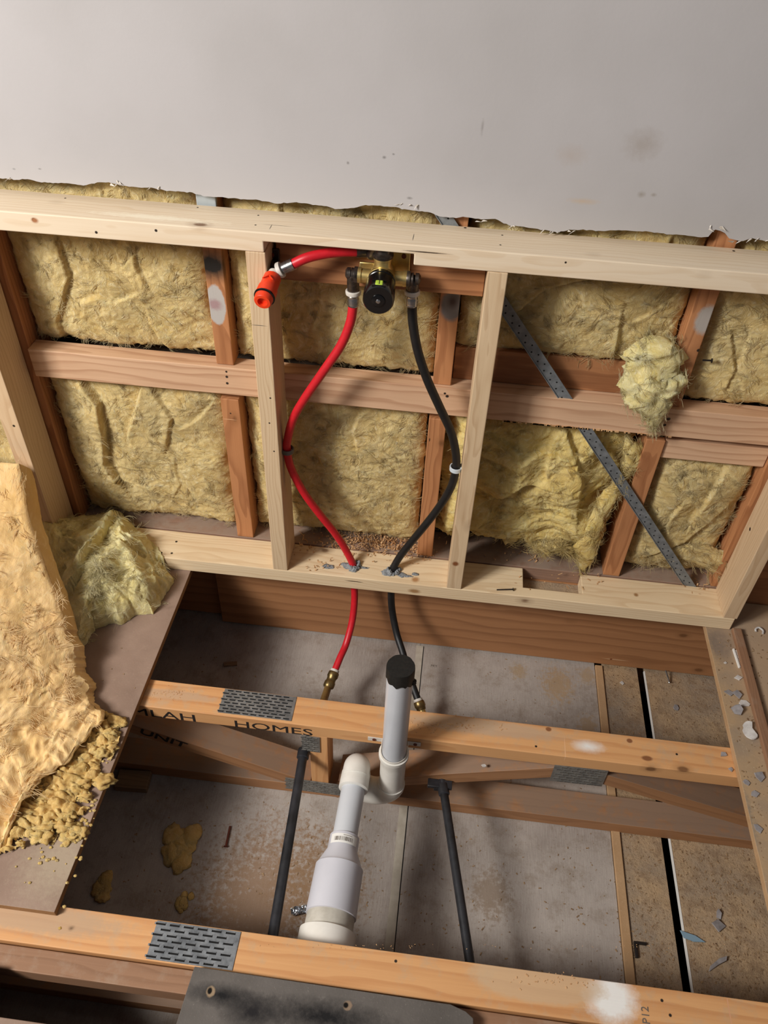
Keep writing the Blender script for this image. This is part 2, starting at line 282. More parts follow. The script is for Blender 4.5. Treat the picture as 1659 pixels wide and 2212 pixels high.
# ------------------------------------------------------------------ builders
def tag(o, label=None, cat=None, group=None, kind=None):
    if label: o['label'] = label
    if cat: o['category'] = cat
    if group: o['group'] = group
    if kind: o['kind'] = kind
    return o
def empty(name, loc, label, cat, group=None):
    o = bpy.data.objects.new(name, None); COL.objects.link(o); o.location = loc; o.empty_display_size = .02
    return tag(o, label, cat, group)
def wloc(o):
    v = Vector(o.location); p = o.parent
    while p is not None: v += Vector(p.location); p = p.parent
    return v
class M:
    def __init__(s): s.v = []; s.f = []; s.mi = []; s.sm = []
    def add(s, vs, fs, mi=0, smooth=False):
        b = len(s.v); s.v += [Vector(q) for q in vs]; s.f += [tuple(b+i for i in f) for f in fs]; s.mi += [mi]*len(fs); s.sm += [smooth]*len(fs)
    def box(s, a, b, mi=0, R=None, c=None):
        vs = [Vector((x, y, z)) for x in (a[0], b[0]) for y in (a[1], b[1]) for z in (a[2], b[2])]
        if R is not None: vs = [R @ q + Vector(c or (0, 0, 0)) for q in vs]
        s.add(vs, [(0, 1, 3, 2), (4, 6, 7, 5), (0, 4, 5, 1), (2, 3, 7, 6), (0, 2, 6, 4), (1, 5, 7, 3)], mi)
    def tube(s, pts, r, n=14, mi=0, cap=True, smooth=True):
        """r a number or one radius per point"""
        pts = [Vector(p) for p in pts]; rs = r if isinstance(r, (list, tuple)) else [r]*len(pts)
        t0 = (pts[1]-pts[0]).normalized(); u = t0.orthogonal().normalized(); vs = []
        for i, p in enumerate(pts):
            a = pts[max(0, i-1)]; b = pts[min(len(pts)-1, i+1)]; t = (b-a)
            t = t.normalized() if t.length > 1e-9 else t0
            u = (u - t*u.dot(t)).normalized(); w = t.cross(u)
            for k in range(n):
                an = 2*PI*k/n; vs.append(p + (u*math.cos(an)+w*math.sin(an))*rs[i])
        fs = [(i*n+k, i*n+(k+1) % n, (i+1)*n+(k+1) % n, (i+1)*n+k) for i in range(len(pts)-1) for k in range(n)]
        s.add(vs, fs, mi, smooth)
        if cap:
            b = len(s.v)-len(vs)
            s.f += [tuple(b+k for k in range(n-1, -1, -1)), tuple(b+(len(pts)-1)*n+k for k in range(n))]; s.mi += [mi]*2; s.sm += [False]*2
    def rings(s, a, b, prof, n=28, mi=0):
        """turned shape along a->b; prof = (fraction or metres along, radius)"""
        a = Vector(a); b = Vector(b); d = (b-a); L = d.length; d.normalize()
        pts = []; rs = []
        for q, r in prof:
            pts.append((q, r))
        u = d.orthogonal().normalized(); w = d.cross(u); vs = []
        for q, r in pts:
            for k in range(n):
                an = 2*PI*k/n; vs.append(a + d*q + (u*math.cos(an)+w*math.sin(an))*r)
        fs = [(i*n+k, i*n+(k+1) % n, (i+1)*n+(k+1) % n, (i+1)*n+k) for i in range(len(pts)-1) for k in range(n)]
        fs += [tuple(range(n-1, -1, -1)), tuple((len(pts)-1)*n+k for k in range(n))]
        s.add(vs, fs, mi, False)
    def build(s, name, mats, parent=None, bevel=0, seg=2, auto=True, label=None, origin=None, sub=0):
        lo = Vector((min(q.x for q in s.v), min(q.y for q in s.v), min(q.z for q in s.v))); hi = Vector((max(q.x for q in s.v), max(q.y for q in s.v), max(q.z for q in s.v)))
        o0 = origin or Vector(((lo.x+hi.x)/2, (lo.y+hi.y)/2, lo.z)); o0 = Vector(o0)
        me = bpy.data.meshes.new(name); me.from_pydata([q-o0 for q in s.v], [], s.f)
        if not isinstance(mats, (list, tuple)): mats = [mats]
        for m in mats: me.materials.append(m)
        me.polygons.foreach_set('material_index', s.mi); me.polygons.foreach_set('use_smooth', s.sm); me.update()
        bm = bmesh.new(); bm.from_mesh(me); bmesh.ops.recalc_face_normals(bm, faces=bm.faces)
        if auto:
            for f in bm.faces: f.smooth = True
            for e in bm.edges:
                if len(e.link_faces) == 2 and e.calc_face_angle(0) > .6: e.smooth = False
        bm.to_mesh(me); bm.free()
        o = bpy.data.objects.new(name, me); COL.objects.link(o)
        if parent: o.parent = parent; o.location = o0-wloc(parent)
        else: o.location = o0
        if bevel:
            b = o.modifiers.new('bevel', 'BEVEL'); b.width = bevel; b.segments = seg; b.limit_method = 'ANGLE'; b.angle_limit = .7
        if label: o['label'] = label
        return o
def cells(m, xs, ys, zs, gone, mi=0):
    """solid of box cells with some cells missing; only outside faces"""
    nx, ny, nz = len(xs)-1, len(ys)-1, len(zs)-1
    def full(i, j, k): return 0 <= i < nx and 0 <= j < ny and 0 <= k < nz and (i, j, k) not in gone
    idx = {}; vs = []
    def vi(i, j, k):
        if (i, j, k) not in idx: idx[(i, j, k)] = len(vs); vs.append(Vector((xs[i], ys[j], zs[k])))
        return idx[(i, j, k)]
    fs = []
    for i in range(nx):
        for j in range(ny):
            for k in range(nz):
                if not full(i, j, k): continue
                if not full(i-1, j, k): fs.append((vi(i, j, k), vi(i, j, k+1), vi(i, j+1, k+1), vi(i, j+1, k)))
                if not full(i+1, j, k): fs.append((vi(i+1, j, k), vi(i+1, j+1, k), vi(i+1, j+1, k+1), vi(i+1, j, k+1)))
                if not full(i, j-1, k): fs.append((vi(i, j, k), vi(i+1, j, k), vi(i+1, j, k+1), vi(i, j, k+1)))
                if not full(i, j+1, k): fs.append((vi(i, j+1, k), vi(i, j+1, k+1), vi(i+1, j+1, k+1), vi(i+1, j+1, k)))
                if not full(i, j, k-1): fs.append((vi(i, j, k), vi(i, j+1, k), vi(i+1, j+1, k), vi(i+1, j, k)))
                if not full(i, j, k+1): fs.append((vi(i, j, k+1), vi(i+1, j, k+1), vi(i+1, j+1, k+1), vi(i, j+1, k+1)))
    m.add(vs, fs, mi)
def place_rot(o, R):
    """turn an object's rotation without moving its mesh (grain then follows the object)"""
    o.data.transform(R.inverted().to_4x4()); o.rotation_euler = R.to_euler(); return o
RZ = Matrix.Rotation(-PI/2, 3, 'Y')   # local x -> world z
RY = Matrix.Rotation(PI/2, 3, 'Z')    # local x -> world y
def beam(name, a, b, mat, axis='x', parent=None, bevel=.0015, label=None, cat=None, group=None, kind=None, jit=.0006, lab2=None):
    m = M(); m.box(a, b)
    o = m.build(name, mat, parent, bevel, auto=False)
    if axis == 'z': place_rot(o, RZ)
    if axis == 'y': place_rot(o, RY)
    if label and not parent: tag(o, label, cat, group, kind)
    elif label: o['label'] = label
    return o

# ================================================================== structure
# drywall with a torn lower edge
edge = [(-260, 366), (-120, 378), (0, 385), (30, 388), (60, 387), (90, 394), (150, 396), (180, 401), (210, 394), (235, 394), (265, 401), (300, 405), (330, 406), (360, 412), (410, 415), (440, 424), (480, 426), (520, 430), (560, 432), (600, 440), (640, 437),
        (670, 441), (700, 445), (730, 452), (765, 449), (790, 443), (815, 444), (850, 447), (880, 453), (905, 456), (930, 459), (950, 468), (985, 471), (1000, 468), (1040, 474), (1070, 473), (1100, 487), (1125, 489), (1150, 493), (1175, 497), (1205, 502),
        (1230, 497), (1260, 496), (1300, 499), (1330, 497), (1370, 499), (1400, 500), (1440, 506), (1480, 508), (1515, 513), (1530, 511), (1537, 503), (1545, 496), (1556, 498), (1566, 503), (1575, 515), (1600, 521), (1625, 515), (1659, 521), (1720, 524), (1900, 540), (2200, 556)]
pts = []
for (x0, y0), (x1, y1) in zip(edge, edge[1:]):
    n_ = max(1, int((x1-x0)/6))
    for k in range(n_):
        t = k/n_; px = x0+(x1-x0)*t; py = y0+(y1-y0)*t + noise.noise(Vector((px*.11, 3, 0)))*2.2+noise.noise(Vector((px*.4, 9, 0)))*1.2
        p = P(px, py, y=.078); pts.append((p.x, p.z))
m = M(); top = 2.5
N = len(pts); vs = []
for x, z in pts:
    vs += [(x, .078, top), (x, .078, z), (x, .0905, z+.0015*random.random()), (x, .0905, top)]
fs = []; 
for i in range(N-1):
    a, b = 4*i, 4*i+4
    fs += [(a, b, b+1, a+1), (a+1, b+1, b+2, a+2), (a+2, b+2, b+3, a+3), (a+3, b+3, b, a)]
fs += [(0, 1, 2, 3), (4*N-4, 4*N-1, 4*N-2, 4*N-3)]
m.add(vs, fs); m.mi = [1 if i % 4 == 1 and i < 4*(N-1) else 0 for i in range(len(fs))]
# frayed paper tufts on the edge
for px, py in ((262, 392), (240, 398), (868, 441), (890, 443), (1042, 476), (1100, 487), (1180, 499), (1205, 502), (1240, 499), (1546, 494), (1548, 489), (1590, 520), (1625, 516), (1645, 518), (330, 405), (30, 385)):
    for k in range(2):
        p = P(px+random.uniform(-14, 14), py+random.uniform(-1, 3), y=.0765); q = p+Vector((random.uniform(-.012, .012), -random.uniform(.001, .006), random.uniform(-.008, .004)))
        w = Vector((random.uniform(.001, .003), 0, random.uniform(.0005, .002))); m.add([p-w, p+w, q+Vector((0, .0004, .0004)), p+Vector((0, .001, .001))], [(0, 1, 2), (0, 2, 3), (1, 3, 2), (0, 3, 1)], 1)
o = m.build('wall_back', [m_wall, m_gypcore], auto=False); tag(o, 'white painted plasterboard wall torn off along its lower edge above the timber frame', 'wall', kind='structure')
beam('wall_outer', (-1.5, .19, -.3), (1.4, .2, 2.5), m_sheath, kind='structure', label='dark sheathing seen behind the wall insulation', cat='wall')
# floor decks left and right of the opening
m = M(); m.box((-1.5, -.782, -.0155), (-.558, .0895, 0)); o = m.build('floor', [m_floorL, m_edgeL], bevel=.001, auto=False)
for p in o.data.polygons: p.material_index = 0 if abs(p.normal.z) > .5 else 1
tag(o, 'taupe particle board floor left of the opening', 'floor', kind='structure')
m = M(); m.box((.648, -1.15, -.0155), (1.45, .0895, 0)); o = m.build('floor', [m_floorR, m_edge], bevel=.001, auto=False)
for p in o.data.polygons: p.material_index = 0 if abs(p.normal.z) > .5 else 1
tag(o, 'dusty particle board floor right of the opening', 'floor', kind='structure')
beam('floor', (-1.6, -1.9, -.0155), (1.5, -1.16, 0), m_floorL, kind='structure', label='taupe particle board floor nearest the camera', cat='floor')
beam('floor', (-1.6, -1.159, -.0155), (.13, -.938, 0), m_floorL, kind='structure', label='taupe particle board floor in front of the front truss', cat='floor')
beam('floor', (-1.6, -.9375, -.0155), (-.612, -.8725, 0), m_floorL, kind='structure', label='unseen particle board strip added beside the front truss to shade the underfloor at far left', cat='floor')  # unseen strip, added to shade the underfloor boards at lower left
beam('light_stop_left', (-1.52, -1.9, -.54), (-1.5, .2, -.016), m_rim, kind='structure', label='unseen timber added to keep ambient light out of the underfloor space at left', cat='wall')  # unseen, added to stop ambient light leaking in from the side
beam('light_stop_front', (-1.5, -1.92, -.54), (1.5, -1.9, -.016), m_rim, kind='structure', label='unseen timber added to keep ambient light out of the underfloor space near the camera', cat='wall')  # unseen, added to block ambient light on the camera side
beam('light_stop_far', (-1.5, .2, -.54), (1.5, .22, -.29), m_rim, kind='structure', label='unseen timber added to keep ambient light out behind the wide joist', cat='wall')  # unseen light blocker added at the back of the void
a = P(1583, 1362, z=0); b = P(1659, 1640, z=0)
beam('trim_1', (.704, -.9, 0), (.724, -.002, .012), m_lath, 'y', kind='structure', label='narrow brown batten nailed along the right hand floor', cat='trim')
beam('wall_right', (.742, .0895, 0), (1.45, .102, .95), m_old_dark, kind='structure', label='brown board facing right of the timber frame', cat='wall')

# underfloor boards with seams
BZ = -.3
def belly(x0, x1, mat, label, y0=-1.35, y1=.25):
    m = M(); m.box((x0, y0, BZ-.012), (x1, y1, BZ)); o = m.build('underfloor_board', mat, bevel=.0008, auto=False); tag(o, label, 'board', 'boards closing the underside of the floor'); return o
belly(-1.5, .004, m_belly, 'grey underfloor board left of the pale seam, lying below the drain pipe')
beam('seam_shadow_line', (.0125, -1.3, BZ-.001), (.0142, .088, BZ+.0003), m_dark, 'y', bevel=0, label='thin painted dark joint line right of the pale seam strip', cat='shadow')  # near-black strip that paints a shadow line beside the seam strip
belly(.0045, .4655, m_belly, 'grey underfloor board between the pale seam and the raised batten')
belly(.487, .577, m_dusty, 'narrow sawdust covered board between the batten and the black gap')
belly(.597, 1.45, m_dusty, 'sawdust covered underfloor board right of the black gap')
beam('seam_strip', (-.006, -1.3, BZ), (.012, .088, BZ+.0012), m_strip, 'y', bevel=0, label='pale flat strip covering the seam between two grey underfloor boards', cat='strip')
beam('seam_batten', (.4665, -1.3, BZ-.012), (.4855, .088, BZ+.005), m_edge, 'y', label='raised tan batten on the seam right of the large grey board', cat='batten')
beam('white_edging', (.5935, -1.3, BZ-.005), (.5968, .088, BZ+.001), m_white, 'y', bevel=0, label='thin white edging strip beside the black gap', cat='strip')
beam('ground', (-1.5, -1.5, -.55), (1.45, .25, -.54), m_dark, bevel=0, kind='structure', label='dark void below the underfloor boards', cat='ground')
# rim joist and sole plate
beam('rim_joist', (-.535, .09, -.292), (1.2, .128, -.0005), m_rim, label='wide reddish brown joist standing below the pale bottom plate', cat='joist')
beam('blocking', (-1.4, .115, -.292), (-.537, .15, -.0005), m_rim, label='dark set-back blocking left of the wide joist under the floor', cat='joist')
beam('sole_plate', (-1.45, .0935, .0005), (.735, .184, .038), m_sole, label='old dusty brown sole plate behind the new bottom plate', cat='plate')

# ================================================================== trusses
def nail_plate(x0, x1, v0, v1, plane, at_, rows, cols, parent, mat=m_galv, slope=0):
    """punched plate: plane 'z' lies flat (v = y), plane 'y' stands (v = z)"""
    m = M(); th = .0013
    def pt(u, v, h):
        uu = u; vv = v+slope*(u-x0)
        return (uu, vv, at_+h) if plane == 'z' else (uu, at_-h, vv)
    def bx(u0, u1, w0, w1, h0, h1, mi):
        vs = [pt(u, w, h) for u in (u0, u1) for w in (w0, w1) for h in (h0, h1)]
        m.add(vs, [(0, 1, 3, 2), (4, 6, 7, 5), (0, 4, 5, 1), (2, 3, 7, 6), (0, 2, 6, 4), (1, 5, 7, 3)], mi)
    bx(x0, x1, v0, v1, 0, th, 0)
    du = (x1-x0)/cols; dv = (v1-v0)/rows
    for r in range(rows):
        for c in range(cols):
            u = x0+(c+.5)*du+(.25 if r % 2 else -.2)*du; v = v0+(r+.5)*dv
            if u < x0+.3*du or u > x1-.3*du: continue
            bx(u-.36*du, u+.36*du, v-.22*dv, v+.10*dv, th, th+.0002, 1)
            bx(u-.34*du, u+.34*du, v+.10*dv, v+.24*dv, th, th+.0012, 0)
            bx(u-.42*du, u-.32*du, v-.2*dv, v+.2*dv, th, th+.0014, 0)
    return m.build('nail_plate', [mat, m_dark], parent, auto=False)
def web(x0, z0, x1, z1, ya, yb, th, parent, mat=m_web):
    L = math.hypot(x1-x0, z1-z0); an = math.atan2(z1-z0, x1-x0)
    R = Matrix.Rotation(-an, 3, 'Y'); c = Vector(((x0+x1)/2, 0, (z0+z1)/2)); m = M()
    m.box((-L/2, ya, -th/2), (L/2, yb, th/2), R=R, c=c); o = m.build('web', mat, parent, .001, auto=False); place_rot(o, R); return o
def text(body, size, loc, rot, parent, mat, name='lettering', sx=1.0, name2=None, bold=.0):
    c = bpy.data.curves.new('t', 'FONT'); c.body = body; c.size = size; c.extrude = .0001; c.offset = bold; c.resolution_u = 3
    o = bpy.data.objects.new('t', c); COL.objects.link(o); bpy.context.view_layer.update()
    me = bpy.data.meshes.new_from_object(o.evaluated_get(bpy.context.evaluated_depsgraph_get())); bpy.data.objects.remove(o)
    me.transform(Matrix.Diagonal((sx, 1, 1, 1))); me.materials.clear(); me.materials.append(mat)
    q = bpy.data.objects.new(name, me); COL.objects.link(q); q.parent = parent; q.location = Vector(loc)-wloc(parent); q.rotation_euler = rot; return q
CT = -.0163; CB = -.053
mid = empty('floor_truss', (0, -.332, BZ), 'open-web timber floor truss crossing the middle of the opening behind the white standpipe', 'truss', 'timber trusses across the floor opening')
beam('top_chord', (-1.4, -.366, CB), (1.4, -.300, CT), m_truss, parent=mid)
beam('bottom_chord', (-1.4, -.366, BZ+.001), (1.4, -.300, BZ+.038), m_web, parent=mid)
web(-.215, -.262, -.72, -.062, -.3655, -.301, .034, mid)
web(-.14, -.240, .33, -.072, -.3655, -.301, .036, mid)
web(.375, -.076, 1.0, -.272, -.3655, -.301, .036, mid)
m = M(); m.box((-.206, -.3655, BZ+.038), (-.168, -.301, CB)); o = m.build('web', m_truss, mid, .001, auto=False); place_rot(o, RZ)
p0 = P(480, 1485, z=CT); p1 = P(635, 1556, z=CT)
nail_plate(-.396, -.243, -.360, -.302, 'z', CT, 8, 9, mid)
nail_plate(-.222, -.184, -.112, -.054, 'y', -.3663, 7, 3, mid, m_galvp)
nail_plate(-.265, -.075, -.284, -.236, 'y', -.3663, 6, 11, mid, m_galvp, slope=-.02)
nail_plate(.298, .405, -.112, -.050, 'y', -.3663, 7, 7, mid, m_galvp, slope=.02)
text('MLAH', .036, (-.585, -.3664, -.051), (PI/2, 0, 0), mid, m_ink, 'stencilled_lettering', 1.5)
text('HOMES', .034, (-.365, -.3664, -.052), (PI/2, 0, 0), mid, m_ink, 'stencilled_lettering', 1.5)
o = text('UNIT', .03, (-.58, -.3664, -.124), (PI/2, math.atan(.396), 0), mid, m_ink, 'stencilled_lettering', 1.5, bold=.0005)
fr = empty('floor_truss', (0, -.80, BZ), 'open-web timber floor truss across the bottom of the picture, crossed by the dark board', 'truss', 'timber trusses across the floor opening')
beam('top_chord', (-1.4, -.829, CB), (1.4, -.766, CT), m_truss, parent=fr)
beam('bottom_chord', (-1.4, -.829, BZ+.001), (1.4, -.766, BZ+.038), m_web, parent=fr)
web(-.1, -.24, .4, -.072, -.8285, -.767, .036, fr); web(.45, -.07, 1.0, -.24, -.8285, -.767, .036, fr); web(-.15, -.245, -.7, -.07, -.8285, -.767, .036, fr)
nail_plate(-.389, -.246, -.827, -.768, 'z', CT, 7, 6, fr)
text('SP12', .017, (P(1404, 2212, z=CT).x, -.829, CT+.0004), (0, 0, PI/2), fr, m_inkg, 'printed_stamp')
beam('ledger', (-1.4, -.868, CB-.006), (.75, -.8325, CT-.006), m_lath, label='thin brown board lying alongside the front truss at lower left', cat='board')
# soot stained board resting on front truss
a = P(420, 2087, z=0); b = P(946, 2164, z=0); c = P(1023, 2193, z=0)
m = M(); outl = [(a.x, a.y), (b.x, a.y-.003), (b.x+.02, a.y-.003), (c.x-.012, c.y+.004), (c.x, c.y-.004), (c.x+.002, -.935), (a.x-.006, -.935)]
n_ = len(outl); vs = [(x, y, -.0008) for x, y in outl]+[(x, y, -.0155) for x, y in outl]
m.add(vs, [tuple(range(n_)), tuple(range(2*n_-1, n_-1, -1))]+[(i, (i+1) % n_, n_+(i+1) % n_, n_+i) for i in range(n_)])
o = m.build('floor_board', m_darkboard, bevel=.001, auto=False); tag(o, 'soot stained grey board with two ragged screw holes at the bottom of the picture', 'board')

# ================================================================== old stud wall
OY = .094
def stud(x0, x1, z0, z1, label, mat=m_old, y0=OY, y1=.184):
    return beam('old_stud', (x0, y0, z0), (x1, y1, z1), mat, 'z', label=label, cat='stud', group='old brown studs of the wall')
stud(-.462, -.427, .5265, 2.2, 'old brown stud piece with a black smudge and a grey plaster patch')
stud(-.464, -.425, .039, .442, 'old brown stud piece below the rail left of the left pale stud')
stud(-.026, .010, .5265, 2.2, 'old brown stud piece with a dark grey plaster patch right of the valve')
stud(-.027, .009, .039, .442, 'old brown stud piece below the rail behind the black hose')
stud(.420, .456, .5225, 2.2, 'old brown stud piece above the rail with a nail sticking out of its side')
stud(.414, .452, .039, .442, 'old brown stud piece crossed by the lower end of the perforated strap')
stud(-.895, -.853, .039, 2.2, 'old brown stud half hidden behind the pale left post')
stud(.663, .70, .039, 2.2, 'old brown stud just left of the pale right post')
beam('rail', (-.8525, .085, .4605), (.6625, .125, .5255), m_rail, label='pinkish brown horizontal rail across the middle of the stud wall', cat='rail')
m = M()
for i in range(90):   # splintered lower edge of the rail
    x = random.uniform(.12, .45); m.box((x, .0835, .4590), (x+random.uniform(.002, .008), .088, .4612+random.random()*.002))
o = m.build('splinters', m_shav, bpy.data.objects['rail'], auto=False); o.rotation_euler = (0, 0, 0)
beam('blocking', (.0115, .121, .5265), (.4185, .158, .598), m_old_dark, label='set-back red brown blocking behind the perforated strap, resting on the rail', cat='blocking')
beam('blocking', (.4535, .1, .395), (.6615, .155, .442), m_rail, label='brown blocking just below the right end of the rail', cat='blocking')
# valve backing board
beam('valve_board', (-.3165, .055, .742), (.0485, .0905, .8152), m_old_dark, label='dark brown board behind the brass valve, held between the two pale studs', cat='board')

# ================================================================== new pale frame
x0n, x1n = P(570, 540, y=0).x, P(893, 575, y=0).x
m = M(); cells(m, [-1.4, x0n, x1n, 1.3], [0, .046, .0895], [.8165, .8355, TPZ], {(1, 0, 0)})
o = m.build('top_plate', m_new_top, bevel=.0018, auto=False); tag(o, 'long pale spruce top plate notched above the brass valve', 'plate')
m = M(); nx0, nx1 = .226, .362
cells(m, [-1.38, nx0, nx1, .702], [0, .028, .0895], [.0005, .038], {(1, 1, 0)})
o = m.build('bottom_plate', m_new_sill, bevel=.0018, auto=False); tag(o, 'long pale spruce bottom plate with a square notch on its right half', 'plate')
beam('floor_remnant', (.2, .030, -.0155), (.4, .0893, -.0002), m_dusty, label='grey dusty bit of old floor board seen through the bottom plate notch', cat='board')
def nstud(xa, xb, z0, z1, label, mat, tw0=0, tw1=0, y1=.0895, grp='pale new studs of the frame'):
    m = M(); n_ = 12; vs = []
    for i in range(n_+1):
        t = i/n_; z = z0+(z1-z0)*t; a = tw0+(tw1-tw0)*t; R = Matrix.Rotation(a, 3, 'Z')
        c = Vector(((xa+xb)/2, 0, 0))
        for x, y in ((xa, 0), (xb, 0), (xb, y1), (xa, y1)):
            q = R @ (Vector((x, y, 0))-c)+c; vs.append((q.x, q.y, z))
    fs = [(0, 3, 2, 1), (4*n_, 4*n_+1, 4*n_+2, 4*n_+3)]+[(4*i+k, 4*i+(k+1) % 4, 4*i+4+(k+1) % 4, 4*i+4+k) for i in range(n_) for k in range(4)]
    m.add(vs, fs); o = m.build('new_stud', mat, bevel=.0015, auto=False); place_rot(o, RZ); tag(o, label, 'stud', grp); return o
nstud(-.356, -.322, .0385, .816, 'pale spruce stud left of the valve carrying the grey hose clip', m_new_stud, 0, 0)
nstud(.0495, .083, .0385, .816, 'pale spruce stud right of the valve carrying the pale hose clip', m_new_stud)
nstud(-.906, -.868, .0385, .816, 'thick pale spruce post at the left end of the frame', m_new_post)
nstud(.675, .706, .0385, .816, 'pale spruce post at the right end of the bottom plate', m_new_post)

# perforated diagonal strap
st = M(); A = Vector((-.078, .0892, .925)); B = Vector((.622, .0892, .030)); d = (B-A).normalized(); nrm = Vector((0, -1, 0)); side = d.cross(nrm).normalized()
def obox(m, c, u, v, w, hu, hv, hw, mi=0):
    vs = [c+u*(hu*i)+v*(hv*j)+w*(hw*k) for i in (-1, 1) for j in (-1, 1) for k in (-1, 1)]
    m.add(vs, [(0, 1, 3, 2), (4, 6, 7, 5), (0, 4, 5, 1), (2, 3, 7, 6), (0, 2, 6, 4), (1, 5, 7, 3)], mi)
L = (B-A).length; c0 = (A+B)/2
obox(st, c0, d, side, nrm, L/2, .0115, .0008)
obox(st, c0+side*.0108+nrm*.0013, d, side, nrm, L/2, .0008, .0016)
obox(st, c0-side*.0100+nrm*.0012, d, side, nrm, L/2, .0018, .0009)
k = 0
while k*.012 < L-.02:
    c = A+d*(.01+k*.012)+nrm*.0009+side*(.0045 if k % 2 else -.0035)
    st.tube([c, c+nrm*.0003], .0017, 8, 1); k += 1
o = st.build('perforated_strap', [m_galvd, m_dark], auto=False); tag(o, 'galvanised perforated metal brace running diagonally across the right half of the wall', 'strap')

# ================================================================== insulation
def fnoise(p, s, o=4, H=.9): return noise.fractal(p*s, H, 2.1, o)
def polyd(x, z, pl):
    best = 1e9; sg = 1
    for (ax, az), (bx, bz) in zip(pl, pl[1:]):
        dx, dz = bx-ax, bz-az; t = max(0, min(1, ((x-ax)*dx+(z-az)*dz)/(dx*dx+dz*dz)))
        qx, qz = ax+dx*t-x, az+dz*t-z; dd = math.hypot(qx, qz)
        if dd < best: best = dd; sg = 1 if (dx*(z-az)-dz*(x-ax)) > 0 else -1
    return best, sg
def strands(m, spots_, n, L=(.012, .035), r=.00022, spread=.004, lie=None):
    for i in range(n):
        p, nr = random.choice(spots_); p = Vector(p)+Vector([random.gauss(0, spread) for _ in range(3)])*.6
        t = nr.cross(Vector((random.gauss(0, 1), random.gauss(0, 1), random.gauss(0, 1)))).normalized()
        q = [p]; l = random.uniform(*L); k = 6
        for j in range(k):
            t = (t+nr*random.uniform(-.25, .35)+Vector([random.gauss(0, .35) for _ in range(3)])).normalized(); q.append(q[-1]+t*l/k)
        m.tube(q, [r*(1-.7*j/k) for j in range(k+1)], 3, 0, cap=False)
def wisps(m, spots_, n, per=9, L=(.010, .034), r=.0003, wide=.0028):
    for i in range(n):
        p, nr = random.choice(spots_); p = Vector(p); nr = Vector(nr).normalized()
        t = nr.cross(Vector((random.gauss(0, 1), random.gauss(0, 1), random.gauss(0, 1)))).normalized(); w = nr.cross(t)
        l = random.uniform(*L); bend = random.uniform(-1.2, 1.2); k = 5; lift = random.uniform(-.1, .25)
        for q in range(per):
            o_ = w*random.gauss(0, wide)+t*random.gauss(0, l*.3)+nr*random.uniform(-.0006, .0014); an = random.gauss(0, .18); b_ = bend+random.gauss(0, .25); pt_ = p+o_; pp = [pt_]; ll = l*random.uniform(.5, 1.1)
            for j in range(k):
                an += b_/k; d_ = (t*math.cos(an)+w*math.sin(an)+nr*(lift*(1 if j < 3 else -1.4))).normalized(); pt_ = pt_+d_*ll/k; pp.append(pt_)
            m.tube(pp, [r*.5]+[r]*(k-1)+[r*.3], 3, 0, cap=False)
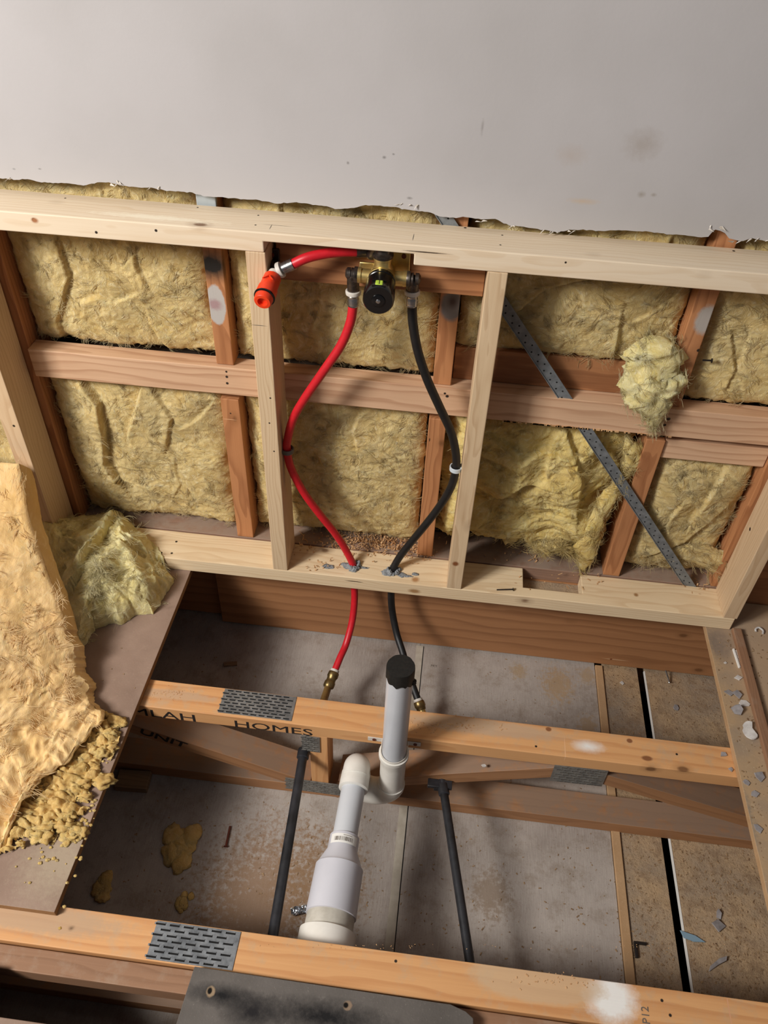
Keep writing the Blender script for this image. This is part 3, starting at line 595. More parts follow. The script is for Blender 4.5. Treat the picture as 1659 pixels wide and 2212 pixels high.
def batt(x0, x1, z0, z1, yf, label, mat=m_ins, amp=.012, bulge=.012, folds=(), seed=0, res=.0028, rag=.006, lump=1.0, ncard=1300, slope=0, ridges=.006, back=.186, holes=(), cut=None, nw=330):
    m = M(); nu = int((x1-x0)/res); nv = int((z1-z0)/res); off = Vector((seed*7.3, seed*3.1, seed))
    rd_ = random.Random(seed*13+1); folds = list(folds)
    for _ in range(5):
        fx, fz, fa = rd_.uniform(x0, x1), rd_.uniform(z0, z1), rd_.uniform(0, PI); pl_ = [(fx, fz)]
        for __ in range(3): fa += rd_.uniform(-.7, .7); fx += .035*math.cos(fa); fz += .035*math.sin(fa); pl_.append((fx, fz))
        folds.append((pl_, rd_.choice((-1, 1))*rd_.uniform(.003, .006), rd_.uniform(.008, .016)))
    cx, cz = (x0+x1)/2, (z0+z1)/2; vs = []; sp_ = []
    for j in range(nv+1):
        t = j/nv
        for i in range(nu+1):
            s = i/nu; x = x0+(x1-x0)*s; z = z0+(z1-z0)*t
            es = min(s, 1-s)*(x1-x0); et = min(t, 1-t)*(z1-z0); e = min(es, et)
            # ragged boundary
            k = max(0, 1-e/.03); q = Vector((x, 0, z))
            x += k*rag*fnoise(q+off, 35, 3)*(1 if es < et else .3); z += k*rag*1.6*fnoise(q+off+Vector((5, 0, 0)), 40, 4)*(1 if et <= es else .3)
            if cut: z = max(z, cut(x))if j == 0 else z
            prof = 1-math.exp(-e/.009)
            q = Vector((x, .0, z))+off
            wv = Vector((fnoise(q, 5, 2), 0, fnoise(q+Vector((9, 0, 4)), 5, 2)))*.06
            h = amp*.95*fnoise(q+wv, 8*lump, 2)
            w2 = Vector((fnoise(q+wv, 16, 2), 0, fnoise(q+Vector((2, 0, 7)), 16, 2)))*.03
            rn = 1-abs(fnoise(Vector((q.x*1.0, 0, q.z*1.7))+w2+wv, 30*lump, 3)); h += ridges*.55*(rn-.6)
            h += .0014*fnoise(Vector((q.x*.6, 0, q.z*1.6))+w2*1.5, 80, 3)+.0006*fnoise(q, 260, 2)
            for pl, am, wd in folds:
                dd, sg = polyd(x, z, pl); h += am*math.exp(-dd/wd)*math.tanh(sg*dd/.0022)
            for hx, hz, hr, hd in holes:
                dd = math.hypot(x-hx, z-hz)/hr; h -= hd*math.exp(-dd*dd*1.5)
            y = yf - prof*(bulge*(1-(2*s-1)**4)*(1-(2*t-1)**4)+h) + (1-prof)*.02 + slope*(1-t)
            if e == 0: y = back
            vs.append(Vector((x, min(y, back), z)))
            if random.random() < .06 and e > 0: sp_.append((vs[-1], Vector((0, -1, 0))))
            if 0 < e < .01 and random.random() < .2: sp_.append((vs[-1], Vector((0, -.5, -1 if t < .5 else .6))))
    W1 = nu+1
    m.add(vs, [(j*W1+i, j*W1+i+1, (j+1)*W1+i+1, (j+1)*W1+i) for j in range(nv) for i in range(nu)], 0, True)
    strands(m, sp_, ncard//3); wisps(m, [q_ for q_ in sp_ if q_[1].z == 0], nw)
    o = m.build('insulation_batt', mat, auto=False); tag(o, label, 'insulation', 'yellow glass wool batts between the old studs')
    for p_ in o.data.polygons: p_.use_smooth = True
    return o
def pl(y, *pp): return [(P(a, b, y=y).x, P(a, b, y=y).z) for a, b in pp]
batt(-.854, -.461, .524, .93, .118, 'yellow batt above the rail with a long diagonal crease, left of the smudged stud', folds=[
    (pl(.11, (235, 500), (262, 575), (290, 620), (312, 665), (318, 700), (335, 725), (360, 765)), .011, .03), (pl(.11, (185, 650), (215, 640), (245, 655), (280, 645)), -.006, .014), (pl(.11, (125, 520), (150, 600), (120, 700), (130, 740)), -.008, .02)], seed=1, slope=.008, amp=.012)
batt(-.428, -.025, .524, .93, .122, 'yellow batt above the rail behind the hoses and below the brass valve', seed=2, amp=.008, ridges=.005, folds=[(pl(.12, (640, 650), (700, 640), (740, 660)), .004, .01)])
batt(.009, .422, .592, .93, .122, 'yellow batt above the set-back blocking right of the right pale stud', seed=3, amp=.012, bulge=.024, folds=[(pl(.11, (1130, 660), (1180, 620), (1250, 600), (1330, 590)), .006, .02), (pl(.11, (1340, 690), (1330, 760)), -.006, .015)], slope=.004)
batt(.454, .86, .524, .93, .118, 'yellow batt above the rail at the right edge', seed=4, amp=.010)
batt(-1.35, -.897, .1, .93, .12, 'yellow batt left of the pale left post', seed=5, res=.006)
batt(-.852, -.465, .042, .455, .118, 'yellow batt below the rail between the left post and the old brown stud', seed=6, amp=.014, bulge=.018, slope=.014, folds=[
    (pl(.11, (180, 830), (215, 870), (228, 930), (230, 1000), (250, 1030)), -.014, .04), (pl(.11, (300, 850), (290, 890), (275, 940), (290, 960)), .010, .02), (pl(.11, (330, 850), (370, 905), (360, 960)), -.006, .02), (pl(.11, (270, 1045), (330, 1065), (420, 1090)), .006, .02)])
batt(-.424, -.028, .042, .455, .122, 'yellow batt below the rail between the two pale studs, behind both hoses', seed=7, amp=.008, bulge=.012, ridges=.007, slope=.012)
batt(.010, .405, .085, .455, .136, 'bright torn yellow batt with ragged bottom, below the rail behind the perforated strap', mat=m_ins_b, seed=8, amp=.028, bulge=.028, ridges=.012, rag=.018, slope=-.01, ncard=900,
     folds=[(pl(.09, (1080, 960), (1130, 1000), (1180, 985), (1240, 1000)), -.012, .02), (pl(.09, (1060, 1090), (1130, 1050), (1190, 1060)), .010, .02), (pl(.09, (1230, 960), (1260, 1040), (1250, 1120)), -.010, .02)], holes=[(.34, .34, .045, .03), (.37, .25, .04, .025), (.2, .28, .03, .012)])
batt(.454, .661, .042, .394, .118, 'yellow batt below the rail in the right corner by the pale right post', seed=9, amp=.012, bulge=.02, slope=.012, folds=[(pl(.11, (1580, 1000), (1530, 1060), (1490, 1130)), .006, .02), (pl(.11, (1400, 1200), (1480, 1170), (1560, 1100)), .006, .02)])

def wool_blob(name, center_line, radii, label, mat, seed, amp=.35, n=40, cat='insulation', group=None, nw=260, ncard=200, flat=None, freq=30):
    """lumpy wool roll along a path with a radius per point (x half-width, depth half-width)"""
    m = M(); pts = [Vector(p) for p in center_line]; K = 60; sp_ = []
    vs = []; nk = n
    for i in range(K+1):
        f = i/K*(len(pts)-1); j = min(int(f), len(pts)-2); t = f-j; t = t*t*(3-2*t)
        p = pts[j].lerp(pts[j+1], t); rx = radii[j][0]*(1-t)+radii[j+1][0]*t; ry = radii[j][1]*(1-t)+radii[j+1][1]*t
        a = pts[j+1]-pts[j]; a.normalize(); u = Vector((0, 1, 0)).cross(a)
        if u.length < .2: u = Vector((1, 0, 0))
        u.normalize(); w = a.cross(u).normalized()
        endk = min(1, math.sin(PI*min(1, max(.0, i/K)))*3+.02)
        for k in range(nk):
            an = 2*PI*k/nk; dirv = u*math.cos(an)*rx+w*math.sin(an)*ry
            q = p+dirv; g = 1+amp*(fnoise(q+Vector((seed, 0, 0)), freq, 4)+.5*(.6-abs(fnoise(q+Vector((0, seed, 0)), freq*2.2, 3))))
            v = p+dirv*g*endk; vs.append(v)
            if random.random() < .05: sp_.append((v, dirv.normalized()))
    m.add(vs, [(i*nk+k, i*nk+(k+1) % nk, (i+1)*nk+(k+1) % nk, (i+1)*nk+k) for i in range(K) for k in range(nk)]+[tuple(range(nk-1, -1, -1)), tuple(K*nk+k for k in range(nk))], 0, True)
    strands(m, sp_, ncard); wisps(m, sp_, nw, 8, (.012, .034))
    o = m.build(name, mat, auto=False)
    for q in o.data.polygons: q.use_smooth = True
    tag(o, label, cat, group); return o
def Y(px, py, y): return P(px, py, y=y)
wool_blob('insulation_tuft', [Y(1400, 725, .1), Y(1408, 770, .092), Y(1400, 820, .08), Y(1405, 860, .068), Y(1412, 895, .066), Y(1415, 930, .07)], [(.03, .018), (.048, .02), (.046, .02), (.042, .018), (.018, .01), (.006, .003)],
          'loose grey yellow wool tuft hanging over the rail beside the right old stud', m_ins_c, 11, .55, ncard=500)
wool_blob('insulation_tuft', [Y(1352, 945, .104), Y(1366, 975, .104), Y(1356, 1010, .106), Y(1330, 1050, .108), Y(1300, 1100, .106), Y(1278, 1150, .104), Y(1262, 1200, .102), Y(1258, 1235, .10)], [(.014, .010), (.020, .011), (.016, .010), (.012, .009), (.016, .012), (.020, .014), (.024, .014), (.010, .006)],
          'torn yellow wool edge drooping down beside the strap onto the sole plate', m_ins_b, 12, .45, ncard=500)
wool_blob('insulation_tuft', [Y(1150, 1175, .12), Y(1180, 1185, .105), Y(1215, 1180, .1), Y(1232, 1195, .1)], [(.004, .003), (.014, .006), (.008, .005), (.003, .002)], 'small torn wool wisp hanging in the dark gap below the bright batt', m_ins_b, 13, .6, ncard=160)
wool_blob('insulation_tuft', [Y(1400, 1210, .118), Y(1440, 1195, .114), Y(1500, 1190, .112), Y(1545, 1210, .108), Y(1552, 1238, .106)], [(.010, .006), (.018, .010), (.028, .012), (.032, .012), (.012, .008)], 'folded yellow wool corner lying on the sole plate beside the right post', m_ins, 14, .35, ncard=200)

# big slab leaning at left foreground
def slab():
    m = M(); nu, nv = 170, 230; vs = []; sp_ = []
    TR = P(38, 1000, y=-.045); BR = P(214, 1548, z=.045); TL = TR+Vector((-.42, -.03, .02)); BL = BR+(P(0, 1790, z=.03)-BR)*2.2
    ML = P(0, 1835, z=.03)
    right = [P(x, y, z=None, y=yy) if yy is not None else P(x, y, z=.05) for x, y, yy in ((38, 1000, -.045), (62, 1115, -.11), (98, 1230, -.19), (135, 1330, -.26), (160, 1420, -.32), (186, 1500, -.385))]+[BR]
    def rp(t):
        f = t*(len(right)-1); j = min(int(f), len(right)-2); return right[j].lerp(right[j+1], f-j)
    e1 = right[-1]-right[0]; nrm = (Vector((1, 0, 0)).cross(e1)).normalized()
    if nrm.z < 0: nrm = -nrm
    th = .060; rows = []
    for j in range(nv+1):
        t = j/nv; a = rp(t); row = []
        left = TL.lerp(BL, t)
        for i in range(nu+1):
            s = i/nu; p = a.lerp(left, s)
            wv = Vector((fnoise(p, 5, 2), fnoise(p+Vector((4, 4, 4)), 5, 2), 0))*.05
            ed = min(s*nu, (nu-i), j, nv-j)*.003
            h = .007*fnoise(p+wv, 7, 2)+.0075*(.6-abs(fnoise(p+wv, 17, 3)))*(.2+t*1.2)+.0012*fnoise(p, 90, 3)
            for (f0, f1) in ((.22, .30), (.40, .36)):
                dd = t-(f0+(f1-f0)*s*1.6); h -= .004*math.exp(-(dd/.018)**2)
            if t > .55: h += (t-.55)*.05*max(-.4, fnoise(p+wv, 24, 3))
            if t > .9: h += -.012*(t-.9)*10*(.5+fnoise(p, 30, 3))
            k = math.exp(-ed/.004)
            q = p+nrm*(h-.006*k)
            if t > .85: q += e1.normalized()*(t-.85)/.15*.030*fnoise(Vector((p.x, 0, 0)), 22, 4)
            if i == 0 and t > .55: q += Vector((1, 0, 0))*.010*fnoise(p, 40, 3)
            row.append(q)
            if random.random() < (.03 if t > .45 else .012): sp_.append((q, nrm))
        rows.append(row)
    for r in rows: vs += r
    W1 = nu+1
    m.add(vs, [(j*W1+i, j*W1+i+1, (j+1)*W1+i+1, (j+1)*W1+i) for j in range(nv) for i in range(nu)], 0, True)
    # thickness: right side, top end and bottom end, underside
    yb, yt = BR.y, TR.y
    def tt(p): return max(0, min(1, (yt-p.y)/(yt-yb)))**5
    def skirt(lst, k=7, rough=.0015):
        v2 = []
        for p in lst:
            for q in range(k+1):
                f = q/k; g = p-nrm*th*f*(1-.85*tt(p))+Vector((1, 0, 0))*(.004*math.sin(f*PI)+rough*fnoise(p+Vector((f, 0, f)), 60, 3))
                if g.z < .0015: g.z = .0015
                v2.append(g)
        m.add(v2, [(i*(k+1)+q, (i+1)*(k+1)+q, (i+1)*(k+1)+q+1, i*(k+1)+q+1) for i in range(len(lst)-1) for q in range(k)], 0, True)
    skirt([rows[j][0] for j in range(nv+1)]); skirt(rows[0]); skirt(rows[nv]); skirt([rows[j][nu] for j in range(nv+1)])
    und = []
    for jj in range(0, nv+1, 5):
        for ii in range(0, nu+1, 5):
            p = rows[jj][ii]; g = p-nrm*(th*(1-.85*tt(p))); g.z = max(g.z, .0015); und.append(g)
    wu = nu//5+1
    m.add(und, [(b_*wu+a_, b_*wu+a_+1, (b_+1)*wu+a_+1, (b_+1)*wu+a_) for b_ in range(nv//5) for a_ in range(wu-1)], 0, True)
    strands(m, sp_, 200, r=.00035); wisps(m, sp_, 420, 9, (.014, .045), r=.00045, wide=.004)
    o = m.build('insulation_slab', m_ins_s, auto=False); tag(o, 'thick amber glass wool slab leaning at the left edge of the picture', 'insulation')
    return o
slab()

# crumpled batt over the corner of bottom plate and floor
def crumple():
    m = M(); outp = [(60, 1140), (100, 1130), (150, 1120), (205, 1112), (262, 1108), (285, 1132), (320, 1162), (345, 1200), (372, 1245), (365, 1270), (345, 1295), (328, 1320), (290, 1325), (262, 1342), (232, 1340), (205, 1350), (190, 1375), (172, 1396), (165, 1385), (100, 1290)]
    c = Vector((P(225, 1235, z=.0).x, P(225, 1235, z=0).y, 0)); 
    # outline points on floor, raised part over the plate
    g = []
    for px, py in outp:
        z = .045 if py < 1180 and px > 140 else .012
        if px < 200 and py < 1180: z = .07
        p = P(px, py, z=z); g.append(p)
    K = 260; Rn = 90; ring = []
    for k in range(K):
        f = k/K*len(g); j = int(f); t = f-j; t = t*t*(3-2*t)*.4+t*.6; a = g[j % len(g)].lerp(g[(j+1) % len(g)], t); ring.append(a)
    cc = P(215, 1250, z=.07); vs = [cc]; sp_ = []
    ridge = [(P(200, 1330, z=.08)), (P(150, 1300, z=.09)), (P(180, 1230, z=.13)), (P(255, 1115, z=.12))]
    rl = [(p.x, p.y) for p in (P(128, 1300, z=.05), P(150, 1262, z=.08), P(175, 1220, z=.10), P(205, 1170, z=.1), P(250, 1115, z=.08))]
    rl2 = [(p.x, p.y) for p in (P(262, 1130, z=.08), P(268, 1180, z=.08), P(300, 1240, z=.07), P(330, 1290, z=.04))]
    for r in range(1, Rn+1):
        f = r/Rn
        for k in range(K):
            p = cc.lerp(ring[k], f); q = Vector((p.x, p.y, 0))
            p += Vector((1, 0, 0))*.006*f*fnoise(q, 45, 3)+Vector((0, 1, 0))*.006*f*fnoise(q+Vector((3, 3, 0)), 45, 3)
            base = ring[k].z*f+(.07)*(1-f)
            wv = Vector((fnoise(q, 9, 2), fnoise(q+Vector((7, 1, 0)), 9, 2), 0))*.04
            dome = math.sqrt(max(0, 1-f**6))
            h = .030*dome+.020*fnoise(q+wv, 13, 3)*dome+.014*(.6-abs(fnoise(q+wv, 24, 3)))*dome+.002*fnoise(q, 110, 3)*dome
            d1, s1 = polyd(p.x, p.y, rl); h += .022*math.exp(-d1/.03)*(1 if s1 > 0 else (1-min(1, d1/.006)*1.6))*dome
            d2, s2 = polyd(p.x, p.y, rl2); h += .020*math.exp(-(d2/.018)**2)*dome
            z = base*(1 if dome > 0 else 1)+h-.012*(1-dome)
            if p.y > -.004 and z < .041: z = max(z, .0405)
            z = max(z, .0015)
            v = Vector((p.x, p.y, z)); vs.append(v)
            if random.random() < .03: sp_.append((v, Vector((0, 0, 1))))
    fs = [(0, 1+k, 1+(k+1) % K) for k in range(K)]
    fs += [(1+(r-1)*K+k, 1+r*K+k, 1+r*K+(k+1) % K, 1+(r-1)*K+(k+1) % K) for r in range(1, Rn) for k in range(K)]
    # skirt to the floor
    b = len(vs); last = 1+(Rn-1)*K
    for k in range(K):
        v = vs[last+k]; zz = .0385 if v.y > -.003 else .0008; vs.append(Vector((v.x, v.y, min(zz, v.z))))
    fs += [(last+k, b+k, b+(k+1) % K, last+(k+1) % K) for k in range(K)]
    m.add(vs, fs, 0, True); strands(m, sp_, 600); wisps(m, sp_, 420, 9, (.010, .034))
    o = m.build('crumpled_insulation', m_ins_c, auto=False); tag(o, 'crumpled pale yellow wool batt spilling over the bottom plate onto the left floor', 'insulation'); return o
crumple()

# crumbled wool on the left floor
def lump(m, c, rx, ry, rz, seed, n=9, mi=0, amp=.35):
    bm = bmesh.new(); bmesh.ops.create_icosphere(bm, subdivisions=3, radius=1)
    for v in bm.verts:
        q = v.co.copy(); g = 1+amp*fnoise(q+Vector((seed, 0, 0)), 1.6, 3)+.12*fnoise(q+Vector((0, seed, 0)), 6, 2)
        v.co = Vector((q.x*rx*g, q.y*ry*g, max(-.2, q.z)*rz*g))+Vector(c)
    bm.verts.index_update(); m.add([v.co for v in bm.verts], [tuple(v.index for v in f.verts) for f in bm.faces], mi, True); bm.free()
m = M()
poly = [(205, 1520), (255, 1560), (268, 1600), (248, 1640), (215, 1650), (230, 1690), (205, 1715), (170, 1740), (180, 1790), (165, 1830), (120, 1800), (60, 1830), (20, 1850), (-60, 1900), (-60, 1700), (60, 1640), (140, 1580)]
def inside(x, y, pg):
    c = False; j = len(pg)-1
    for i in range(len(pg)):
        if (pg[i][1] > y) != (pg[j][1] > y) and x < (pg[j][0]-pg[i][0])*(y-pg[i][1])/(pg[j][1]-pg[i][1])+pg[i][0]: c = not c
        j = i
    return c
fpoly = [(P(a_, b_, z=0).x, P(a_, b_, z=0).y) for a_, b_ in poly]
fx0, fx1 = min(q[0] for q in fpoly), max(q[0] for q in fpoly); fy0, fy1 = min(q[1] for q in fpoly), max(q[1] for q in fpoly)
rs_ = .0022; nx_ = int((fx1-fx0)/rs_)+8; ny_ = int((fy1-fy0)/rs_)+8; H_ = {}; ring_ = fpoly+[fpoly[0]]
for i in range(nx_):
    for j in range(ny_):
        x, y = fx0-.008+i*rs_, fy0-.008+j*rs_; d_ = polyd(x, y, ring_)[0]*(1 if inside(x, y, fpoly) else -1)
        q = Vector((x, y, 0)); d_ += .022*fnoise(q, 26, 4)+.010*fnoise(q, 70, 3)-.002
        if x > -.563 or d_ < 0: continue
        wq = q+Vector((fnoise(q, 20, 2), fnoise(q+Vector((3, 3, 3)), 20, 2), 0))*.012
        dd, _p = noise.voronoi(Vector((wq.x*38, wq.y*62, 0))); f2, _p = noise.voronoi(Vector((wq.x*95, wq.y*120, 3)))
        ck = min(1, (dd[1]-dd[0])*3.2); ck2 = min(1, (f2[1]-f2[0])*3)
        e_ = min(1, d_/.010)**.5
        H_[(i, j)] = Vector((x, y, .0004+e_*(.002+.010*ck+.0025*ck2+.010*max(0, .4+fnoise(q, 14, 3))*min(1, d_/.04)+.0015*fnoise(q, 180, 3))))
for k_ in H_: H_[k_].z = max(.0004, H_[k_].z)
ids = {k_: n_ for n_, k_ in enumerate(H_)}
m.add(list(H_.values()), [(ids[(i, j)], ids[(i+1, j)], ids[(i+1, j+1)], ids[(i, j+1)]) for (i, j) in H_ if (i+1, j) in H_ and (i+1, j+1) in H_ and (i, j+1) in H_], 0, True)
cnt = 0
while cnt < 70:
    px, py = random.uniform(-60, 270), random.uniform(1545, 1900)
    if not inside(px, py, poly): continue
    p = P(px, py, z=0); s = random.uniform(.005, .013)
    lump(m, (p.x, p.y, .006), s*1.6, s, .009, cnt*1.7, amp=.8); cnt += 1
for i in range(260):
    px, py = random.gauss(150, 70), random.gauss(1740, 90)
    if px > 262-(py-1560)*.28 or px < 0: continue
    p = P(px, py, z=0); s = random.uniform(.0008, .003); lump(m, (p.x, p.y, .0006), s*1.3, s, s*.8, i)
o = m.build('insulation_crumbs', m_crumb, auto=False)
for q in o.data.polygons: q.use_smooth = True
tag(o, 'heap of crumbled ochre glass wool on the left floor board', 'insulation', kind='stuff')
def clump(px, py, z, s, label, seed, mat=m_crumb, name='insulation_clump', fl=.5):
    m = M(); p = P(px, py, z=z)
    for k in range(9):
        r = s*random.uniform(.35, .6); lump(m, (p.x+random.gauss(0, s*.35), p.y+random.gauss(0, s*.5), z+.001), r, r*1.2, r*fl, seed+k)
    o = m.build(name, mat, auto=False)
    for q in o.data.polygons: q.use_smooth = True
    tag(o, label, 'insulation'); return o
clump(159, 1795, 0, .020, 'single ochre wool clump lying apart at the right edge of the crumb heap', 31)
clump(240, 1580, 0, .022, 'flat ochre wool clump at the upper tip of the crumb heap', 41)
clump(385, 1830, BZ, .040, 'dull yellow wool clump on the dark underfloor board', 51)
clump(222, 1925, BZ, .026, 'small brownish wool clump in the dark corner under the left floor', 61)
clump(402, 1950, BZ, .018, 'tiny wool scrap just above the front truss nail plate', 71)

# ================================================================== hoses, valve and fittings
def smooth(pts, n=10):
    pts = [Vector(p) for p in pts]; out = []
    for i in range(len(pts)-1):
        a, b, c, d = pts[max(0, i-1)], pts[i], pts[i+1], pts[min(len(pts)-1, i+2)]
        for k in range(n):
            t = k/n; out.append(.5*((2*b)+(c-a)*t+(2*a-5*b+4*c-d)*t*t+(3*b-a-3*c+d)*t**3))
    out.append(pts[-1]); return out
HR = .0085
def fitting(parent, p, d, name='sleeve'):
    """crimp sleeve with a white collar; p = start of hose, d = direction into hose"""
    d = Vector(d).normalized(); p = Vector(p)
    m = M(); m.rings(p, p+d, [(0, .0094), (.002, .0104), (.006, .0098), (.008, .0106), (.012, .0100), (.014, .0106), (.018, .0100), (.020, .0104), (.022, .0095)])
    m.build('crimp_sleeve', m_chrome, parent)
    m = M(); m.rings(p-d*.008, p, [(0, .0125), (.001, .0135), (.004, .0138), (.0075, .0132), (.008, .011)]); m.build('collar_ring', m_ring, parent, label='white plastic collar')
hy = .035
# red hose: elbow under valve inlet down through bottom plate to brass coupling
rh = empty('red_hose', P(763, 1222, z=.038), 'red hose falling from the brass valve through the bottom plate to a brass coupling', 'hose')
rpts = [Y(763, 655, .028), Y(757, 695, .024), Y(737, 745, .020), Y(700, 800, .018), Y(660, 858, .022), Y(633, 905, .03), Y(621, 950, .034), Y(620, 972, .034), Y(629, 1012, .034), Y(655, 1062, .036), Y(690, 1110, .038), Y(722, 1150, .042), Y(745, 1185, .044), P(763, 1222, z=.038)]
e = P(763, 1222, z=.038)
r2 = [Vector((e.x+.001, e.y-.002, -.002)), P(766, 1290, y=.030), P(761, 1340, y=.004), P(748, 1390, y=-.035), P(735, 1420, y=-.07), P(722, 1452, y=-.105)]
m = M(); m.tube(smooth(rpts+r2, 8), HR, 16); m.build('hose', m_red, rh)
def coupling(parent, tip, prev, mat=m_brass2, ext=None, double=True):
    d = (tip-prev).normalized()
    m = M(); m.rings(tip-d*.006, tip, [(0, .0108), (.005, .0112), (.008, .0105)]); m.build('white_end_collar', m_ring, parent, label='white release collar')
    m = M(); pr = [(0, .0118), (.002, .0132), (.012, .0135), (.015, .0118), (.020, .0112)]
    if double: pr += [(.024, .0116), (.027, .0135), (.037, .0135), (.040, .0118)]
    else: pr += [(.022, .0108)]
    m.rings(tip, tip+d, pr); m.build('brass_coupling', mat, parent); return tip+d*(pr[-1][0])
tip = r2[-1]; endc = coupling(rh, tip, r2[-2])
q2 = P(701, 1508, y=-.185); m = M(); m.tube([endc-Vector((0, 0, 0)), q2, q2+(q2-endc).normalized()*.05], .0088, 16); m.build('brown_stub', m_brown_pipe, rh, label='brown plastic stub')
# black hose
bh = empty('black_hose', P(848, 1232, z=.038), 'black hose falling from the brass valve through the bottom plate, passing behind the capped standpipe', 'hose')
bpts = [Y(890, 655, .028), Y(892, 700, .024), Y(903, 760, .022), Y(923, 820, .022), Y(950, 880, .026), Y(973, 930, .03), Y(984, 975, .034), Y(985, 1010, .035), Y(975, 1050, .035), Y(950, 1093, .036), Y(918, 1135, .038), Y(885, 1175, .042), Y(862, 1205, .044), P(848, 1232, z=.038)]
e = P(848, 1232, z=.038)
b2 = [Vector((e.x-.001, e.y-.002, -.002)), P(846, 1310, y=.03), P(856, 1365, y=.0), P(870, 1410, y=-.04), P(886, 1465, y=-.09), P(904, 1515, y=-.135)]
m = M(); m.tube(smooth(bpts+b2, 8), HR, 16); m.build('hose', m_black, bh)
endb = coupling(bh, b2[-1], b2[-2], double=False)
m = M(); dd = (b2[-1]-b2[-2]).normalized(); m.tube([endb, endb+dd*.06], .0085, 14); m.build('brass_stub', m_brass, bh)
# third red hose: outlet on top of the valve to the orange plug
oh = empty('outlet_hose', P(610, 577, y=.02), 'short red hose bending from the top of the brass valve to the orange plug', 'hose')
op = [Y(634, 570, .010), Y(660, 558, .012), Y(695, 549, .020), Y(735, 544, .03), Y(772, 543, .038)]
m = M(); m.tube(smooth(op, 8), HR, 16); m.build('hose', m_red, oh)
d1 = (op[0]-op[1]).normalized(); m = M(); m.rings(op[0]+d1*.022, op[0], [(0, .0094), (.002, .0104), (.006, .0098), (.008, .0106), (.012, .0100), (.014, .0106), (.018, .0100), (.022, .0102)]); m.build('crimp_sleeve', m_chrome, oh)
m = M(); m.rings(op[0]+d1*.030, op[0]+d1*.022, [(0, .0125), (.001, .0135), (.004, .0138), (.0075, .0132), (.008, .011)]); m.build('collar_ring', m_ring, oh, label='white plastic collar')
d2 = (op[-1]-op[-2]).normalized(); m = M(); m.rings(op[-1]-d2*.002, op[-1]+d2*.03, [(0, .0100), (.004, .0106), (.010, .0100), (.014, .0106), (.022, .0098)]); m.build('crimp_sleeve', m_nickel, oh)
m = M(); m.rings(op[-1]+d2*.02, op[-1]+d2*.03, [(0, .0118), (.001, .013), (.004, .013), (.006, .011)]); m.build('collar_ring', m_ring, oh, label='white plastic collar')
# elbow + orange plug
ec = Y(598, 584, .018); m = M()
m.tube(smooth([op[0]+d1*.028, ec+Vector((.004, 0, 0)), ec+Vector((-.002, -.006, -.004)), Y(594, 592, .006)], 6), .0088, 14); m.build('elbow', m_nickel, oh)
pa = Y(592, 592, .006); pb = Y(567, 652, -.062); dv = (pb-pa).normalized(); LL = (pb-pa).length
tp = empty('test_plug', pb, 'orange plastic test plug with black ring beside the left pale stud', 'plug')
m = M(); m.rings(pa-dv*.002, pb, [(0, .0108), (.012, .0112), (.014, .010)]); m.build('brass_thread', m_ring, tp, label='pale threaded end')
m = M(); m.rings(pa+dv*.008, pb, [(0, .0135), (.002, .0152), (LL*.42, .0158), (LL*.44, .0172), (LL-.026, .0175), (LL-.023, .0172)], n=12); m.build('plug_body', m_orange, tp)
m = M(); c1 = pa+dv*(LL-.014); m.rings(c1, pb, [(0, .0165), (.001, .0182), (.003, .0182), (.004, .0165)]); m.build('rubber_ring', m_gloss, tp)
m = M(); m.rings(c1+dv*.003, pb, [(0, .0158), (.010, .0150), (.012, .0135), (.0122, .0085), (.006, .0082)]); m.build('plug_nose', m_orange, tp)
m = M(); m.rings(c1+dv*.0082, pb, [(0, .0081), (.0005, .0081)]); m.build('plug_bore', m_orange_d, tp)
m = M(); 
for i in range(2):
    u = dv.orthogonal().normalized(); up_ = (Vector((0, -.3, 1))-dv*dv.dot(Vector((0, -.3, 1)))).normalized(); sd = dv.cross(up_)
    obox(m, pa+dv*(LL*.40)+up_*.0172+sd*(.004 if i else -.004), (dv+sd*(.9 if i else -.9)).normalized(), sd, up_, .006, .0012, .0012)
m.build('raised_arrow', m_orange, tp)
# ---- valve
vc = Y(826, 598, .022)
va = empty('mixing_valve', Vector((vc.x, .055, vc.z-.03)), 'brass shower valve with round black cap and green level vial', 'valve')
m = M(); c = vc
m.tube([c+Vector((-.042, 0, 0)), c+Vector((-.036, 0, 0))], .0135, 20); m.tube([c+Vector((-.036, 0, 0)), c+Vector((.036, 0, 0))], .0115, 20); m.tube([c+Vector((.036, 0, 0)), c+Vector((.042, 0, 0))], .0135, 20)
m.rings(c+Vector((0, .030, 0)), c+Vector((0, -.03, 0)), [(0, .016), (.01, .020), (.03, .023), (.048, .024), (.052, .020)])
m.rings(c+Vector((0, 0, .006)), c+Vector((0, 0, .04)), [(0, .019), (.012, .017), (.018, .0145), (.026, .0145), (.027, .016), (.032, .016)])
m.rings(c+Vector((0, 0, -.006)), c+Vector((0, 0, -.04)), [(0, .019), (.012, .016), (.020, .012)])
m.build('valve_body', m_brass, va)
m = M(); m.box((c.x+.008, .050, c.z-.030), (c.x+.044, .0548, c.z+.038)); o = m.build('mounting_flange', m_brass, va, .002)
m = M(); s1 = Vector((c.x+.033, .050, c.z+.027)); m.tube([s1, s1+Vector((0, -.002, 0))], .004, 14); m.build('screw', m_rust, va)
m = M(); m.box((c.x-.044, .050, c.z-.030), (c.x-.012, .0548, c.z+.01)); m.build('mounting_flange', m_brass, va, .002)
m = M(); f = c+Vector((0, -.018, 0)); capd = (Y(817, 650, -.062)-f).normalized()
cl = (Y(817, 648, -.062)-f).length
